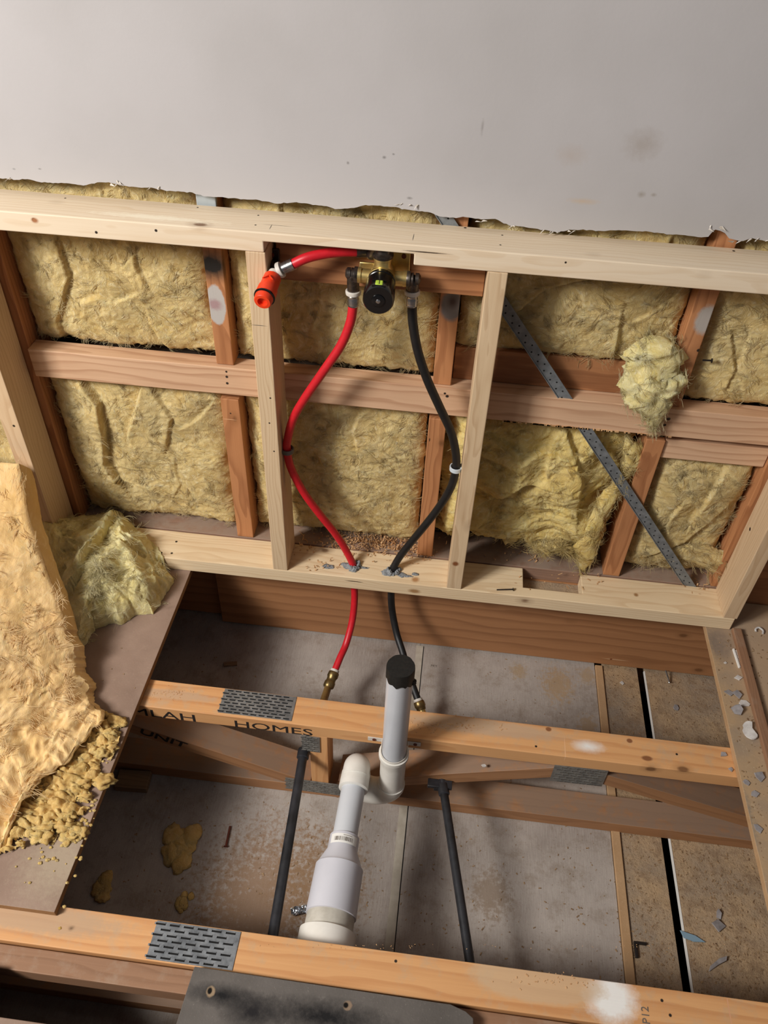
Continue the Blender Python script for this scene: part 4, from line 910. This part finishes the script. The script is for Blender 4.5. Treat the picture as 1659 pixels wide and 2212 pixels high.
m.rings(f, f+capd, [(0, .0225), (.002, .0245), (.010, .0248), (.011, .0236), (.014, .0236), (.015, .0252), (cl-.014, .0262), (cl-.004, .0258), (cl, .0235)], n=40); m.build('cap', m_gloss, va, label='glossy black plastic cap')
tipc = f+capd*cl; up_ = (Vector((0, 0, 1))-capd*capd.z).normalized(); sd = capd.cross(up_)
m = M(); vs = []; 
# recessed level window near the top of the cap face, and screw below it
lv = f+capd*(cl-.012)+up_*.0235
obox(m, lv, sd, capd, up_, .0062, .0075, .0035); m.build('level_vial', m_green, va, .0015, label='green spirit level vial')
m = M(); obox(m, lv+up_*.0026, sd, capd, up_, .0004, .0065, .0016); obox(m, lv+capd*.0075-up_*.001, sd, capd, up_, .0115, .0012, .0035); obox(m, lv-capd*.0085-up_*.001, sd, capd, up_, .0115, .0012, .0035); m.build('vial_frame', m_gloss, va)
m = M(); m.rings(tipc, tipc+capd, [(0, .0115), (.0015, .011), (.002, .0085)]); m.build('cap_boss', m_gloss, va)
m = M(); m.rings(tipc+capd*.0015, tipc+capd, [(0, .0038), (.0012, .0036), (.0016, .003)]); m.build('screw', m_chrome, va, label='bright screw')
# elbows
def elbow(a, b, cc, r, mat, parent, name='elbow', k=7):
    m = M(); m.tube(smooth([a, b, cc], k), r, 16); m.build(name, mat, parent); return
for sgn, hx in ((-1, 763), (1, 890)):
    hp = Y(hx, 640, .028); a = c+Vector((sgn*.040, 0, 0)); ex = hp.x
    m = M(); corner = Vector((ex, (a.y+hp.y)/2, a.z)); top_ = Vector((ex, hp.y, hp.z+.012))
    m.rings(a, a+Vector((sgn, 0, 0)), [(0, .0125), (.002, .0135), (.008, .0135), (.009, .011), (.013, .0115)])
    m.tube(smooth([a+Vector((sgn*.01, 0, 0)), corner+Vector((-sgn*.010, 0, 0)), corner+Vector((-sgn*.003, 0, -.003)), corner+Vector((0, 0, -.010)), top_], 5), .0108, 16)
    m.rings(corner+Vector((sgn*.004, 0, 0)), corner+Vector((sgn*.02, 0, 0)), [(0, .010), (.006, .010), (.009, .006)])
    m.build('elbow', m_nickel, va, label='dark nickel elbow')
    fitting(va, Vector((ex, hp.y, hp.z+.004)), (0, 0, -1))
tt = c+Vector((0, 0, .036)); m = M(); m.rings(tt, tt+Vector((0, 0, 1)), [(0, .017), (.003, .018), (.006, .0175), (.009, .013), (.014, .0125)])
e2 = op[-1]+d2*.024
m.tube(smooth([tt+Vector((0, 0, .006)), tt+Vector((0, 0, .014)), Vector((tt.x-.008, tt.y, tt.z+.020)), Vector((tt.x-.02, (tt.y+e2.y)/2, e2.z)), e2], 5), .0098, 16); m.build('elbow', m_nickel, va, label='dark nickel elbow')
# drop ear mount behind plug
dm = empty('wall_bracket', Y(588, 552, .05), 'black drop-ear bracket with a rusty screw in the shade beside the orange plug', 'bracket')
m = M(); q = Y(588, 556, .05); m.box((q.x-.013, .049, q.z-.024), (q.x+.013, .0548, q.z+.016)); m.tube([q+Vector((0, .0, -.012)), ec+Vector((0, .004, 0))], .010, 14); m.build('bracket_plate', m_steel, dm, .002)
m = M(); m.tube([Vector((q.x, .049, q.z+.005)), Vector((q.x, .046, q.z+.005))], .0045, 12); m.build('screw', m_rust, dm)
# hose clips
def clip(px, py, hy_, side, mat, label):
    c = Y(px, py, hy_); m = M(); pts = []
    n_ = 18
    for k in range(n_+1):
        an = -PI*.75+1.5*PI*k/n_; pts.append(c+Vector((-side*math.cos(an)*.0108, math.sin(an)*.0108, 0)))
    vs = []
    for p in pts:
        dr = (p-c).normalized()
        vs += [p+Vector((0, 0, -.005)), p+dr*.0025+Vector((0, 0, -.005)), p+dr*.0025+Vector((0, 0, .005)), p+Vector((0, 0, .005))]
    fs = [(4*i+k, 4*i+(k+1) % 4, 4*i+4+(k+1) % 4, 4*i+4+k) for i in range(n_) for k in range(4)]+[(0, 1, 2, 3), (4*n_+3, 4*n_+2, 4*n_+1, 4*n_)]
    m.add(vs, fs); xs_ = sorted((c.x+side*.009, c.x+side*.0165)); m.box((xs_[0], c.y-.006, c.z-.0055), (xs_[1], c.y+.010, c.z+.0055))
    o = m.build('hose_clip', mat, bevel=.0006); tag(o, label, 'clip'); return o
clip(621, 972, .034, -1, m_clipg, 'dark grey clip holding the red hose to the left pale stud')
clip(985, 1011, .035, 1, m_clipw, 'pale blue clip holding the black hose to the right pale stud')
# caulk where hoses pass the plate
for px, py, lab in ((765, 1224, 'ragged grey caulk around the red hose on the bottom plate'), (850, 1234, 'ragged grey caulk around the black hose on the bottom plate')):
    m = M(); p = P(px, py, z=.038)
    for k in range(26):
        an = random.uniform(0, 2*PI); rr = random.uniform(.009, .014); s = random.uniform(.003, .006)
        lump(m, (p.x+math.cos(an)*rr, p.y+math.sin(an)*rr, .0385), s, s, s*1.5, k+px, amp=.6)
    for k in range(7):
        sx_ = -.010 if px < 800 else .002
        lump(m, (p.x+sx_+random.gauss(0, .016), p.y-.004+random.gauss(0, .006), .0384), random.uniform(.008, .016), random.uniform(.003, .008), .0012, k*3+px, amp=.5)
    o = m.build('caulk', m_caulk, auto=False)
    for q in o.data.polygons: q.use_smooth = True
    tag(o, lab, 'caulk')

# ================================================================== underfloor pipes
lp = empty('black_pipe', P(655, 1625, z=-.12), 'black pipe running forward under the floor left of the white drain', 'pipe')
a = P(672, 1585, z=-.12); a1 = P(655, 1630, z=-.12); b = P(583, 2060, z=-.12)
m = M(); m.tube([q2+(q2-endc).normalized()*.045, a.lerp(a1, .3), a1], .0085, 16); m.tube([a1, a1.lerp(b, .35), b], .0098, 18); m.build('pipe', m_pipeblack, lp)
m = M(); dd = (b-a1).normalized(); m.rings(a1-dd*.012, b, [(0, .012), (.002, .0128), (.020, .0128), (.022, .0105)]); m.build('pipe_collar', m_pipeblack, lp)
rp = empty('black_pipe', P(955, 1692, z=-.17), 'black pipe running forward under the floor right of the white drain', 'pipe')
a1 = P(957, 1700, z=-.17); b = P(1020, 2110, z=-.17); dd = (b-a1).normalized()
m = M(); m.tube([a1-dd*.03, a1, a1.lerp(b, .4), b], .0090, 18); m.build('pipe', m_pipeblack, rp)
m = M(); m.rings(a1-dd*.005, b, [(0, .0112), (.002, .0118), (.022, .0118), (.024, .0095)]); m.build('pipe_collar', m_pipeblack, rp)
q = P(950, 1694, y=-.375); m = M(); m.box((q.x-.026, -.385, q.z-.003), (q.x+.026, -.367, q.z+.006)); m.box((q.x-.012, -.384, q.z-.014), (q.x+.012, -.368, q.z-.003)); m.build('pipe_hanger', m_pipeblack, rp, .001)
# drain assembly
DY = -.3925
sx = P(853, 1600, y=DY).x; zt = P(870, 1440, y=DY).z
dr = empty('drain_pipe', Vector((sx, DY, -.17)), 'white drain assembly with capped standpipe, trap and widening pipe', 'pipe')
m = M(); m.rings((sx, DY, -.045), (sx, DY, zt), [(0, .0242), (zt+.045, .0242)], n=40); m.build('standpipe', m_pvc, dr)
m = M(); n_ = 40; vs = []
for k in range(n_):
    an = 2*PI*k/n_; r = .0258+.0012*noise.noise(Vector((math.cos(an)*3, math.sin(an)*3, 0)))
    for z in (zt-.030-.008*noise.noise(Vector((math.cos(an)*4, math.sin(an)*4, 5)))-(.006 if math.cos(an) > .6 else 0), zt-.002, zt+.0015): vs.append((sx+math.cos(an)*r*(1 if z < zt else .96), DY+math.sin(an)*r*(1 if z < zt else .96), z))
fs = [(3*k+j, 3*((k+1) % n_)+j, 3*((k+1) % n_)+j+1, 3*k+j+1) for k in range(n_) for j in (0, 1)]+[tuple(3*k+2 for k in range(n_))]
m.add(vs, fs); 
for k in range(5): an = -.3+k*.15; lump(m, (sx+math.cos(an)*.026, DY+math.sin(an)*.026, zt-.035-.004*k), .004, .004, .007, k, amp=.6)
m.build('tape_cap', m_tape, dr, label='black tape wrapped over the open end')
m = M(); n_ = 24; 
m.rings((sx, DY, -.155), (sx, DY, 0), [(0, .0262), (.085, .0262), (.095, .0268), (.112, .0290), (.113, .0305), (.122, .0305), (.123, .0262)], n=40); m.build('trap_hub', m_pvcw, dr)
ex = -.1015; zb = -.158; er = (sx-ex)/2; ez = -.099
m = M(); arc = [Vector((sx-er+er*math.cos(t), DY, zb-er*math.sin(t))) for t in [PI*k/16 for k in range(17)]]
m.tube([Vector((sx, DY, zb+.004))]+arc+[Vector((ex, DY, zb+.02))], .0285, 32); m.build('trap_bend', m_pvcw, dr)
m = M()
earc = [Vector((ex, DY-.016+.016*math.cos(t), ez-.012+.016*math.sin(t)*1.0)) for t in [PI/2*k/8 for k in range(9)]]
m.tube([Vector((ex, DY, zb))]+[Vector((ex, DY, ez-.02))]+earc+[Vector((ex, DY-.03, ez+.004))], .0275, 32, cap=True)
m.build('elbow', m_pvcw, dr)
de = P(707, 2022, z=-.102); ds = Vector((ex, DY-.020, ez)); dd = (de-ds).normalized(); LL = (de-ds).length
m = M(); m.rings(ds, de, [(0, .0292), (.034, .0300), (.036, .0245)], n=40); m.build('elbow_socket', m_pvcw, dr)
fr_ = (P(746, 1808, z=-.1)-ds).length
m = M(); m.rings(ds+dd*.03, de, [(0, .0242), (fr_-.03, .0242)], n=40); m.build('drain_run', m_pvc, dr)
f2 = (P(733, 1868, z=-.1)-ds).length; f3 = (P(715, 1978, z=-.1)-ds).length
m = M(); m.rings(ds+dd*fr_, de, [(0, .0278), (.001, .0288), (.028, .0292), (f2-fr_, .0415), (f2-fr_+.003, .0425), (f2-fr_+.006, .0452), (f3-fr_, .0462), (f3-fr_+.001, .044)], n=48); m.build('reducer', m_fit, dr)
m = M(); m.rings(ds+dd*f3, de, [(-.002, .0438), (LL-f3-.004, .0438)], n=48); m.build('cream_sleeve', m_pvcc, dr, label='smudged cream pipe section')
m = M(); m.rings(ds+dd*(LL-.008), de, [(0, .046), (.003, .051), (.05, .051)], n=48); m.build('end_collar', m_pvcw, dr)
# bar code label wrapped on the reducer neck
def wrap(parent, d0, d1, a0, a1, r, name, mat, n=14):
    u = (CAM-ds); u = (u-dd*u.dot(dd)).normalized(); w = dd.cross(u); m = M(); vs = []
    for k in range(n+1):
        an = a0+(a1-a0)*k/n
        for q in (d0, d1): vs.append(ds+dd*q+(u*math.cos(an)+w*math.sin(an))*r)
    m.add(vs, [(2*k, 2*k+1, 2*k+3, 2*k+2) for k in range(n)]); return m
m = wrap(dr, fr_+.006, fr_+.024, -.95, 1.0, .0296, 'x', None); ob = m.build('barcode_label', m_white, dr)
m = M(); an = -.55; k = 0
while an < .70:
    wd = random.choice((.02, .03, .05)); mm = wrap(dr, fr_+.012, fr_+.020, an, an+wd, .0298, 'x', None, 1); m.add(mm.v, mm.f); an += wd+random.choice((.02, .035, .05))
mm = wrap(dr, fr_+.0085, fr_+.0095, -.5, .1, .0298, 'x', None, 4); m.add(mm.v, mm.f)
m.build('bars', m_inkg, ob)
m = wrap(dr, f2-.012, f2-.005, -.02, .07, .0400, 'x', None, 2)
# small black mark on the cone
u = (CAM-ds); u = (u-dd*u.dot(dd)).normalized()
m = M(); qm = ds+dd*(fr_+.047)+u*.0352; obox(m, qm, dd, dd.cross(u), u, .0035, .0018, .0006); m.build('ink_mark', m_ink, dr)
# strap holding the standpipe
m = M(); zc = P(852, 1602, y=-.368).z
m.box((sx-.056, -.3685, zc-.006), (sx-.024, -.3665, zc+.006)); m.box((sx+.024, -.3685, zc-.006), (sx+.052, -.3665, zc+.006))
pts = [Vector((sx-.0255*math.cos(t), DY-.0255*math.sin(t), zc)) for t in [PI*k/16 for k in range(17)]]; pts = [Vector((sx-.0255, -.367, zc))]+pts+[Vector((sx+.0255, -.367, zc))]
vs = []
for p in pts:
    dr_ = Vector((p.x-sx, min(0, p.y-DY), 0)).normalized()
    vs += [p+Vector((0, 0, -.006)), p+dr_*.0018+Vector((0, 0, -.006)), p+dr_*.0018+Vector((0, 0, .006)), p+Vector((0, 0, .006))]
k = len(pts)-1; m.add(vs, [(4*i+q, 4*i+(q+1) % 4, 4*i+4+(q+1) % 4, 4*i+4+q) for i in range(k) for q in range(4)]+[(0, 1, 2, 3), (4*k+3, 4*k+2, 4*k+1, 4*k)])
ps = m.build('pipe_strap', m_ring, bevel=.0005); tag(ps, 'white two-eared strap fixing the standpipe to the middle truss', 'strap')
for q in (-.043, .041):
    m = M(); m.tube([(sx+q, -.3686, zc), (sx+q, -.3700, zc)], .0038, 12); m.build('screw', m_rust, ps)

# ================================================================== small things
def nail(a, b, r, hr, label, mat=m_steel, name='nail'):
    m = M(); a = Vector(a); b = Vector(b); d = (b-a).normalized(); m.tube([a, b], r, 10); m.tube([b, b+d*.0012], hr, 12)
    o = m.build(name, mat); tag(o, label, name); return o
nail(P(1518, 778, y=.099), P(1537, 779, y=.099), .0018, .0045, 'dark nail sticking out of the right side of the upper old stud')
a = P(1073, 1274, z=.0395); b = P(1108, 1273, z=.0415); nail(a, b, .0016, .0038, 'dark screw lying on the bottom plate just right of the right pale stud', name='screw')
nail(P(1438, 1448, z=BZ+.02), P(1446, 1474, z=BZ+.006), .002, .005, 'pale nail standing out of the sawdust by the wide joist', mat=m_chrome)
nail(P(497, 1785, z=BZ+.003), P(488, 1828, z=BZ+.003), .0025, .005, 'rusty nail lying on the dark underfloor board', mat=m_rust)
# wood offcut
m = M(); c = P(290, 1692, z=BZ); R = Matrix.Rotation(.06, 3, 'Z'); m.box((-.036, -.022, .0006), (.036, .022, .020), R=R, c=c); o = m.build('wood_offcut', m_scrap, bevel=.001); tag(o, 'small wood offcut lying in the dark left of the middle truss', 'offcut')
m = M(); c = P(497, 1436, z=BZ); m.box((-.016, -.006, .0003), (.018, .006, .006), R=Matrix.Rotation(.25, 3, 'Z'), c=c); o = m.build('wood_offcut', m_scrap, bevel=.001); tag(o, 'thin dark wood chip behind the middle truss plate', 'offcut')
# foil
m = M(); c = P(652, 1966, z=BZ+.006); R = Matrix.Rotation(.35, 3, 'Z'); nu, nv = 14, 6; vs = []
for i in range(nu+1):
    for j in range(nv+1):
        x = (i/nu-.5)*.044; y = (j/nv-.5)*.016; vs.append(R @ Vector((x, y, .007*noise.noise(Vector((i*.7, j*.9, 2)))+.003))+c)
m.add(vs, [(i*(nv+1)+j, (i+1)*(nv+1)+j, (i+1)*(nv+1)+j+1, i*(nv+1)+j+1) for i in range(nu) for j in range(nv)]); o = m.build('foil_scrap', m_foil, auto=False)
sm = o.modifiers.new('s', 'SOLIDIFY'); sm.thickness = .0004; tag(o, 'crumpled silver foil scrap on the underfloor beside the left black pipe', 'foil')
# flakes of plaster
def flake(px, py, z, pts, mat, label, tilt=(0, 0), th=.002, grp='plaster flakes on the right floor'):
    c = P(px, py, z=z); m = M(); R = Matrix.Rotation(tilt[0], 3, 'X') @ Matrix.Rotation(tilt[1], 3, 'Y')
    n_ = len(pts); v2 = [R @ Vector((x, y, 0)) for x, y in pts]; v3 = [R @ Vector((x*.96, y*.96, th)) for x, y in pts]; lo = min(q.z for q in v2+v3)
    vs = [q+c+Vector((0, 0, -lo+.0004)) for q in v2+v3]
    m.add(vs, [tuple(range(n_-1, -1, -1)), tuple(range(n_, 2*n_))]+[(i, (i+1) % n_, n_+(i+1) % n_, n_+i) for i in range(n_)])
    o = m.build('plaster_flake', mat, auto=False); tag(o, label, 'flake', grp); return o
def shard(s, seed, a=1.0):
    rd = random.Random(seed); n_ = rd.choice((4, 5, 6)); return [(s*a*math.cos(2*PI*k/n_+rd.uniform(-.3, .3))*rd.uniform(.6, 1.2), s*math.sin(2*PI*k/n_+rd.uniform(-.3, .3))*rd.uniform(.5, 1.1)) for k in range(n_)]
flake(1575, 1496, 0, shard(.010, 1), m_gyp, 'grey flake on the right floor nearest the board edge, half way up'); flake(1592, 1500, 0, shard(.012, 2), m_gyp, 'tilted grey flake touching the brown batten', (.4, .2))
flake(1595, 1465, 0, shard(.010, 3, 1.4), m_gypw, 'pale torn paper flake on the right floor below the white comb strip'); flake(1566, 1433, 0, shard(.004, 4), m_gypw, 'small white crumb left of the white comb strip')
flake(1590, 1536, 0, shard(.013, 5, 1.2), m_gyp, 'dark grey flake above the round white disc', (.5, -.2)); flake(1608, 1520, 0, shard(.011, 6, 1.2), m_gypw, 'broken white flake beside the batten above the round white disc')
flake(1563, 1630, -.016, shard(.008, 7), m_gyp, 'grey oval flake lying on the right end of the middle truss'); flake(1578, 1662, -.016, shard(.006, 8), m_gyp, 'small grey flake on the right end of the middle truss by the floor edge')
flake(1640, 1678, 0, shard(.013, 9), m_gyp, 'grey triangular flake on the right floor at the picture edge', (.3, .2)); flake(1612, 1690, 0, shard(.008, 10), m_gyp, 'low grey flake on the right floor edge beside the middle truss')
flake(1630, 1715, 0, shard(.009, 11), m_gyp, 'pale grey flake on the right floor just below the middle truss'); flake(1637, 1790, 0, shard(.010, 12), m_gyp, 'grey flake lowest on the right floor')
flake(1550, 1975, BZ, shard(.011, 13, .6), m_gyp, 'upper of two grey shards on the sawdust covered board', (.3, 0), grp='plaster flakes under the floor'); flake(1551, 2000, BZ, shard(.014, 14, 1.1), m_gyp, 'lower of two grey shards on the sawdust covered board', (.2, .3), grp='plaster flakes under the floor')
flake(1497, 2026, BZ, [(-.026, .010), (-.020, -.003), (.0, -.008), (.024, -.006), (.004, .004)], m_blue, 'blue grey pointed flake beside the black gap', (.2, 0), grp='plaster flakes under the floor'); flake(1550, 2085, BZ, [(-.02, -.014), (.0, .0), (.018, .010), (.020, .018), (.004, .012), (-.016, -.004)], m_gyp, 'long grey flake with a curled end near the front truss', (.3, .1), grp='plaster flakes under the floor')
flake(1460, 1530, BZ, shard(.009, 17), m_gyp, 'grey square flake on the sawdust beyond the middle truss', (.2, .2), grp='plaster flakes under the floor')
flake(1344, 1476, BZ, shard(.006, 18), m_gypw, 'white crumb on the narrow dusty board beyond the middle truss', grp='plaster flakes under the floor')
flake(1045, 1655, -.1, shard(.005, 19), m_gypw, 'white crumb on the sloping truss web', grp='plaster flakes under the floor')
# white disc scrap
n_ = 22; disc = [(.021*math.cos(2*PI*k/n_)*.75*(1 if k % 5 else .85), .021*math.sin(2*PI*k/n_)) for k in range(4, n_-1)]+[(.004, .004)]
flake(1620, 1580, 0, disc, m_gypw, 'broken round white plaster disc on the right floor against the batten', (.05, -.2), .003)
# white comb strip
m = M(); a = P(1583, 1404, z=0); b = P(1596, 1444, z=0); d = (b-a).normalized(); s2 = Vector((d.y, -d.x, 0)); L = (b-a).length
obox(m, (a+b)/2+Vector((0, 0, .003)), d, s2, Vector((0, 0, 1)), L/2, .0018, .0026)
for k in range(12): obox(m, a+d*(L*(k+.8)/12.5)+s2*.0045*(1 if s2.x > 0 else -1)+Vector((0, 0, .002)), d, s2, Vector((0, 0, 1)), .0009, .0035, .0015)
o = m.build('comb_strip', m_white, bevel=.0004, auto=False); tag(o, 'white toothed plastic strip lying along the batten on the right floor', 'strip')
# hook-shaped white bit
m = M(); c = P(1640, 1362, z=.003); m.tube(smooth([c+Vector((.006, -.008, 0)), c+Vector((.008, .0, .001)), c+Vector((0, .007, .002)), c+Vector((-.008, .002, .001)), c+Vector((-.008, -.004, 0))], 5), .0022, 8)
o = m.build('plastic_hook', m_gypw); tag(o, 'curled white plastic scrap right of the brown batten', 'scrap')
# small black bracket
m = M(); c = P(1372, 2045, z=BZ); m.box((c.x-.003, c.y-.022, BZ+.0003), (c.x+.003, c.y+.006, BZ+.006)); m.box((c.x-.003, c.y+.004, BZ+.0003), (c.x+.022, c.y+.009, BZ+.006)); o = m.build('corner_bracket', m_steel, bevel=.0008); tag(o, 'small black corner bracket beside the raised batten under the floor', 'bracket')
text('PRY', .010, (P(930, 1440, z=BZ).x, P(930, 1440, z=BZ).y, BZ+.0003), (0, 0, 0), [o for o in bpy.data.objects if o.name.startswith('underfloor_board')][1], m_inkg, 'printed_stamp')

# ---- shavings and sawdust (nobody could count them)
def ribbon(m, c, L, w, curl, yaw, pitch):
    k = 6; d = Vector((math.cos(yaw), math.sin(yaw), 0)); s = Vector((-d.y, d.x, 0)); p = Vector(c); vs = []; an = pitch
    for i in range(k+1):
        vs += [p-s*w, p+s*w]; dirv = d*math.cos(an)+Vector((0, 0, 1))*math.sin(an); p = p+dirv*L/k; an += curl
        if p.z < c[2]: p.z = c[2]
    m.add(vs, [(2*i, 2*i+1, 2*i+3, 2*i+2) for i in range(k)])
m = M(); rd = random.Random(5)
def shav(n, px, py, sx_, sy_, z, hgt, lim=None):
    k = 0
    while k < n:
        a, b = rd.gauss(px, sx_), rd.gauss(py, sy_); p = P(a, b, z=z); k += 1
        if p.y > .165: continue
        if .0 < z and p.y < .003: continue
        ribbon(m, (p.x, p.y, z+.0006+abs(rd.gauss(0, hgt))), rd.uniform(.004, .014), rd.uniform(.0006, .0016), rd.uniform(-.5, .7), rd.uniform(0, 6.3), rd.uniform(0, .5))
shav(620, 800, 1172, 52, 12, .038, .004); shav(150, 900, 1190, 20, 10, .038, .003); shav(60, 1160, 1195, 60, 10, .038, .001); shav(30, 690, 1220, 40, 12, .038, .0005)
shav(30, 1520, 1262, 30, 8, .038, .001); shav(30, 650, 1180, 30, 10, .038, .001); shav(20, 1230, 1252, 60, 10, .038, .0005)
o = m.build('wood_shavings', m_shav, auto=False); tag(o, 'scattered curled wood shavings on the plates below the hoses', 'shavings', kind='stuff')
m = M()
def crumbs(n, gen, z, s0, s1):
    for k in range(n):
        px, py = gen(); p = P(px, py, z=z); s = rd.uniform(s0, s1)
        if (z == BZ and .568 < p.x < .60) or (z == 0.0 and p.x < .652): continue
        an = rd.uniform(0, PI); u = Vector((math.cos(an), math.sin(an), 0)); obox(m, Vector((p.x, p.y, z+s*.25)), u, Vector((-u.y, u.x, 0)), Vector((0, 0, 1)), s*rd.uniform(.6, 1.5), s*.5, s*.25)
U = rd.uniform
crumbs(260, lambda: (U(200, 1300), U(1400, 1760)), BZ, .0007, .0022); crumbs(420, lambda: (U(250, 1330), U(1760, 2120)), BZ, .0007, .0024)
crumbs(500, lambda: (U(1300, 1600), U(1440, 1620)), BZ, .0006, .0020); crumbs(900, lambda: (U(1330, 1659), U(1800, 2150)), BZ, .0006, .0024)
o = m.build('sawdust', m_dust, auto=False); tag(o, 'sawdust and wood crumbs scattered over the underfloor boards', 'sawdust', kind='stuff')
m = M()
crumbs(120, lambda: (rd.gauss(960, 60), rd.gauss(1568, 7)), CT, .0006, .0018); crumbs(80, lambda: (rd.gauss(360, 30), rd.gauss(1500, 7)), CT, .0005, .0014); crumbs(60, lambda: (U(450, 1600), U(2040, 2050)), CT, .0005, .001)
crumbs(40, lambda: (rd.gauss(1180, 50), rd.gauss(2120, 10)), CT, .0006, .0018)
o = m.build('sawdust', m_shav, auto=False); tag(o, 'pale wood crumbs scattered on top of the trusses', 'sawdust', kind='stuff')
m = M()
crumbs(300, lambda: (U(1545, 1659), U(1370, 1900)), 0.0, .0006, .0024)
for i in range(40):
    px, py = U(200, 330), U(1400, 1900)
    if px < 400-(py-1240)*.38: p = P(px, py, z=0); obox(m, Vector((p.x, p.y, .0006)), Vector((1, 0, 0)), Vector((0, 1, 0)), Vector((0, 0, 1)), U(.001, .002), U(.0005, .001), .0005)
o = m.build('sawdust', m_dust, auto=False); o.hide_render = False; tag(o, 'wood and plaster crumbs scattered on the floor boards either side of the opening', 'sawdust', kind='stuff')
